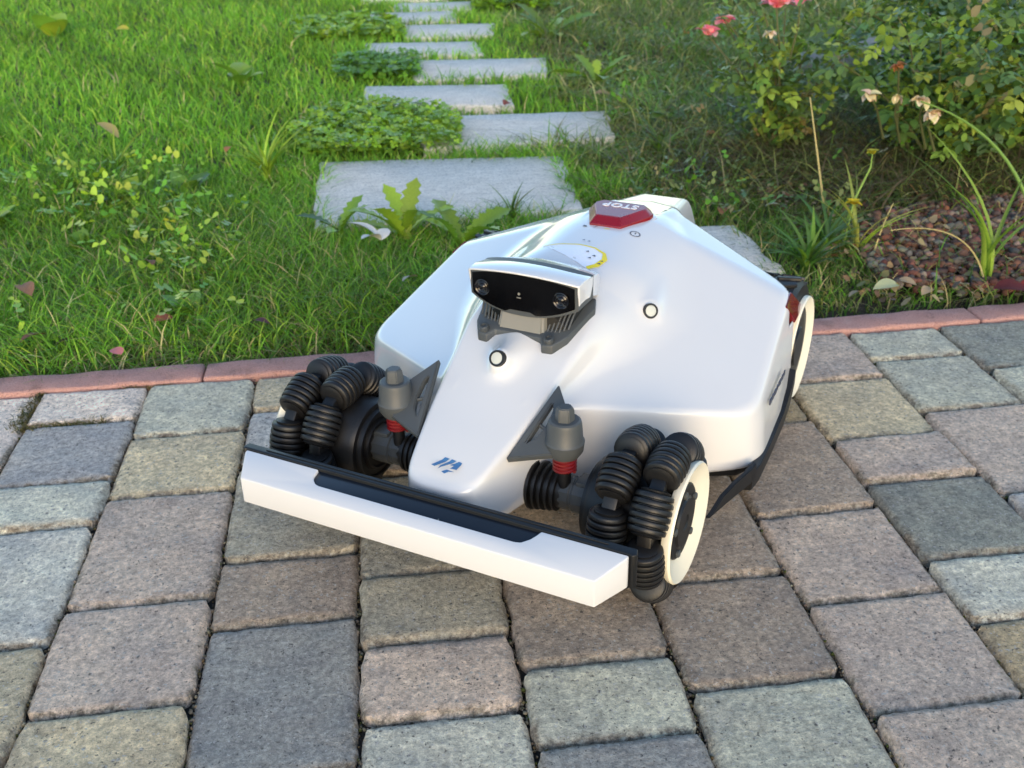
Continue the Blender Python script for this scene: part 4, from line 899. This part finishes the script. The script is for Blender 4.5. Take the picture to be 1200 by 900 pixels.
o = blades('weed_shoots', P, .03+.06*RNG.random(len(P)), .002+.002*RNG.random(len(P)), 1.1, palette(len(P), [G3, OLV, STR, G1], [3, 3, 2, 2])); o['label'] = 'thin shoots growing through the red gravel'; o['category'] = 'grass'; o['kind'] = 'stuff'

# roses
def rose_bush(label, x, y, rx, ry, z0, z1, nleaf, canes, cols, lsize=.074, nfol=1100):
    t = thing('rose_bush', label, 'rose bush', (x, y, -.01), 0, 'rose bushes'); tips = []
    for k in range(canes):
        a = random.uniform(0, 6.28); r = random.uniform(.3, 1); tip = Vector((math.cos(a)*rx*r, math.sin(a)*ry*r, random.uniform(z0+.35*(z1-z0), z1))); b = Vector((random.uniform(-.05, .05), random.uniform(-.05, .05), 0)); m = Vector((tip.x*.35, tip.y*.35, tip.z*.75))
        P = [b*(1-u)**2+m*2*u*(1-u)+tip*u*u for u in [i/9 for i in range(10)]]; tips.append(P)
        obj('branch', bm_tube(P, [.0042*(1-.65*i/9) for i in range(10)], 6), STEM, t)
    tip_pts = np.array([p_[i][:] for p_ in tips for i in range(3, 10)]); C = tip_pts[RNG.integers(0, len(tip_pts), nfol)]+RNG.normal(0, 1, (nfol, 3))*np.array([.05, .05, .045]); C[:, 2] = np.maximum(C[:, 2], z0*.5+.02*RNG.random(nfol))
    obj('foliage', leaf_cloud('foliage', C, .010+.012*RNG.random(nfol), palette(nfol, [tuple(v*.9 for v in c_) for c_ in cols]+[(.24, .20, .09)], [3, 3, 3, 2, 2, .8]), LEAFM, lobes=2, up=1.4), None, t, smooth=False, kind='stuff')
    for k in range(nleaf):
        P = random.choice(tips); u = random.uniform(2.2, 8.99); i = int(u); p = P[i].lerp(P[i+1], u-i)+Vector((random.gauss(0, .035), random.gauss(0, .035), random.gauss(0, .03)))
        if p.z < z0*.6: p.z = z0*.6+random.uniform(0, .05)
        put('leaf', random.choice(ROSEL), t, p, random.uniform(0, 6.28), random.uniform(-.7, .55), random.uniform(-.5, .5), lsize*random.uniform(.6, 1.2), jit(random.choice(cols), .35))
    return t
RL = [(.13, .23, .05), (.085, .17, .045), (.20, .31, .05), (.32, .41, .065), (.095, .17, .075)]
rose_bush('small rose bush with pink blooms at the top, left of the tangle', .985, 2.50, .17, .17, .10, .36, 150, 12, RL, .07, 420)
rose_bush('large rose bush with faded cream blooms over the red gravel', 1.27, 2.25, .27, .22, .04, .36, 299, 18, RL, .078)
rose_bush('dark rose bush at the right edge of the photo', 1.58, 2.38, .28, .28, .04, .42, 299, 16, RL, .085)
rose_bush('rose bush furthest back at the top right corner', 1.62, 2.85, .42, .25, .05, .42, 299, 16, RL, .095)
def bloom(name, label, cat, pos, size, cols, petals, stem_to, droop=0., grp=None):
    t = thing(name, label, cat, pos, random.uniform(0, 6.28), grp)
    for k in range(petals):
        ring = k/petals; put('petal', PETALM, t, (0, 0, size*.05*ring), k*2.4, .25+1.1*(1-ring)+random.uniform(-.2, .2) if droop == 0 else random.uniform(-.9, .7), random.uniform(-.3, .3), size*(.62+.38*ring)*random.uniform(.85, 1.1), jit(random.choice(cols), .12))
    d = Vector(stem_to)-Vector(pos); d.rotate(Matrix.Rotation(-t.rotation_euler.z, 3, 'Z')); obj('stem', bm_tube([(0, 0, 0), d*.5+Vector((.01, .01, .015)), d], [.0018, .0024, .003], 6), STEM, t)
    return t
PK = [(.95, .36, .50), (.97, .48, .60), (.93, .28, .42), (.97, .55, .55)]
bloom('pink_rose', 'large pink rose at the top edge of the bush', 'rose', (.955, 2.50, .345), .048, PK, 22, (.98, 2.50, .22), grp='pink roses')
bloom('pink_rose', 'lone pink rose furthest left, on a long stem', 'rose', (.822, 2.60, .272), .040, PK, 13, (.95, 2.52, .12), grp='pink roses')
bloom('pink_rose', 'pink rose just behind the lone left one', 'rose', (.868, 2.61, .296), .038, PK, 12, (.96, 2.52, .12), grp='pink roses')
bloom('pink_rose', 'small pink rose right of the largest bloom, half out of view', 'rose', (1.012, 2.50, .352), .034, PK, 10, (1.0, 2.5, .22), grp='pink roses')
CR = [(.72, .62, .34), (.78, .70, .48), (.62, .50, .26), (.70, .54, .42)]
bloom('faded_rose', 'cream withered rose with an orange centre in front of the large bush', 'faded rose', (1.105, 2.03, .222), .024, CR+[(.60, .27, .06)], 17, (1.17, 2.10, .10), 1., 'faded roses')
bloom('faded_rose', 'cream withered rose lowest of the pair above the gravel', 'faded rose', (1.128, 2.02, .195), .024, CR, 15, (1.18, 2.08, .10), 1., 'faded roses')
bloom('faded_rose', 'pale withered rose at the left of the large bush', 'faded rose', (1.035, 2.12, .215), .025, CR, 15, (1.12, 2.2, .10), 1., 'faded roses')
bloom('faded_rose', 'small tan withered rose between the cream ones', 'faded rose', (1.075, 2.08, .22), .018, CR, 7, (1.14, 2.16, .10), 1., 'faded roses')
bloom('faded_rose', 'white withered bloom under the large pink rose', 'faded rose', (.925, 2.45, .295), .022, CR, 8, (.97, 2.47, .15), 1., 'faded roses')
bloom('faded_rose', 'orange brown seed head at the top of the large bush', 'faded rose', (1.09, 2.12, .275), .020, [(.40, .16, .05), (.32, .14, .07)], 9, (1.15, 2.2, .12), 1., 'faded roses')

# pale rocks behind the roses
def rock(label, x, y, sx, sy, sz, col, seed):
    rg = random.Random(seed); bm = bmesh.new(); bmesh.ops.create_icosphere(bm, subdivisions=4, radius=1)
    cuts = [(Vector((rg.gauss(0, 1), rg.gauss(0, 1), rg.gauss(0, 1))).normalized(), rg.uniform(.55, .85)) for _ in range(11)]
    for v in bm.verts:
        for n, d in cuts:
            k = v.co.dot(n)
            if k > d: v.co -= n*(k-d)*.92
        v.co *= 1+.03*math.sin(v.co.x*11+seed)*math.sin(v.co.y*13)
        v.co = Vector((v.co.x*sx, v.co.y*sy, v.co.z*sz+sz*.55))
    o = obj('garden_rock', bm, ROCK, None, ang=35); o.location = (x, y, -.02); o.color = (*col, 1); o['label'] = label; o['category'] = 'rock'; o['group'] = 'pale rocks behind the roses'; return o
rock('pale grey rock behind the pink roses', 1.52, 3.42, .18, .14, .06, (.26, .24, .22), 3)
rock('whitish rock at the top right behind the dark bush', 2.02, 3.30, .20, .16, .09, (.36, .35, .33), 4)
rock('cream rock between the other two at the back', 1.76, 3.46, .16, .14, .08, (.30, .28, .25), 5)
rock('grey rock furthest right behind the roses', 2.28, 3.20, .16, .14, .08, (.30, .29, .28), 6)

P = clear(np.stack([-.25-.75*RNG.random(1500)-.15*RNG.random(1500), 1.62+1.0*RNG.random(1500)**1.1], 1)); P = P[RNG.random(len(P)) < np.clip(nz(P[:, 0], P[:, 1], 5.2, 2.1)*1.3-.25, 0, 1)]
me = leaf_cloud('ground_ivy', np.c_[P, .012+.055*RNG.random(len(P))], .007+.010*RNG.random(len(P)), palette(len(P), [CL[0], CL[2], G1, G2, (.42, .50, .06)], [3, 3, 3, 2, 1.2]), LEAFM, lobes=2, up=1.2)
o = bpy.data.objects.new('ground_ivy', me); COL.objects.link(o); o['label'] = 'small yellow-green weed leaves mixed into the left lawn'; o['category'] = 'weed'; o['kind'] = 'stuff'
P = clear(np.stack([.5+1.1*RNG.random(3000), 1.9+2.2*RNG.random(3000)], 1)); P = P[(P[:, 0] > side_x(P[:, 1])+.1) & (RNG.random(len(P)) < np.clip(nz(P[:, 0], P[:, 1], 6.1, .7)*1.8-.6, 0, 1))]
me = leaf_cloud('ground_cover', np.c_[P, .012+.07*RNG.random(len(P))], .006+.009*RNG.random(len(P)), palette(len(P), [OLV, G3, DRK, G1, (.26, .21, .10)], [3, 3, 2, 2, 1.2]), LEAFM, lobes=2, up=1.4)
o = bpy.data.objects.new('ground_cover', me); COL.objects.link(o); o['label'] = 'dull olive ground cover right of the path'; o['category'] = 'ground cover'; o['kind'] = 'stuff'

P = np.array([(RNG.uniform(.80, 1.55), RNG.uniform(1.50, 2.25)) for _ in range(1500)])
me = leaf_cloud('leaf_litter', np.c_[P, .004+.016*RNG.random(len(P))], .007+.010*RNG.random(len(P)), palette(len(P), [(.26, .17, .09), (.17, .09, .05), (.36, .28, .16), (.12, .075, .05), (.20, .19, .07)], [3, 3, 1.6, 2, 1.2]), LEAFM, lobes=1, up=1.)
o = bpy.data.objects.new('leaf_litter', me); COL.objects.link(o); o['label'] = 'brown leaf litter strewn over the red gravel'; o['category'] = 'leaf litter'; o['kind'] = 'stuff'

# sand grit and crumbs lying in the joints
def grit(n):
    xs = RNG.choice(np.array(CB), n); P = np.c_[xs+RNG.normal(0, .0022, n), RNG.uniform(.45, 1.437, n)]
    rows = [(x0, x1, y) for c_, (ys, _) in COLS.items() for x0, x1 in [(CB[c_], CB[c_+1])] for y in ys]
    k = RNG.integers(0, len(rows), n//2); r = np.array(rows)[k]; u = RNG.random(n//2)
    P = np.vstack([P, np.c_[r[:, 0]+(r[:, 1]-r[:, 0])*u, r[:, 2]+RNG.normal(0, .0018, n//2)]]); m = len(P)
    ico = bmesh.new(); bmesh.ops.create_icosphere(ico, subdivisions=1, radius=1); iv = np.array([v.co[:] for v in ico.verts]); it = np.array([[v.index for v in f.verts] for f in ico.faces]); ico.free()
    sz = .0008+.0017*RNG.random(m)**2; V = iv[None]*(1+.35*(RNG.random((m, len(iv), 1))*2-1))*sz[:, None, None]+np.c_[P, -.0115+.005*RNG.random(m)][:, None, :]
    F = (it[None]+(np.arange(m)*len(iv))[:, None, None]).reshape(-1, 3); T = np.repeat(palette(m, [(.16, .14, .11), (.08, .075, .065), (.28, .25, .20), (.11, .09, .05), (.07, .085, .03)], [4, 4, 2, 2, 1.2]), len(iv), 0)
    o = obj('joint_grit', mesh_np('joint_grit', V.reshape(-1, 3), F.ravel(), np.full(len(F), 3), GRAVELM, T), None, smooth=False); o['label'] = 'sand grit and crumbs lying in the paving joints'; o['category'] = 'grit'; o['kind'] = 'stuff'
grit(9000)
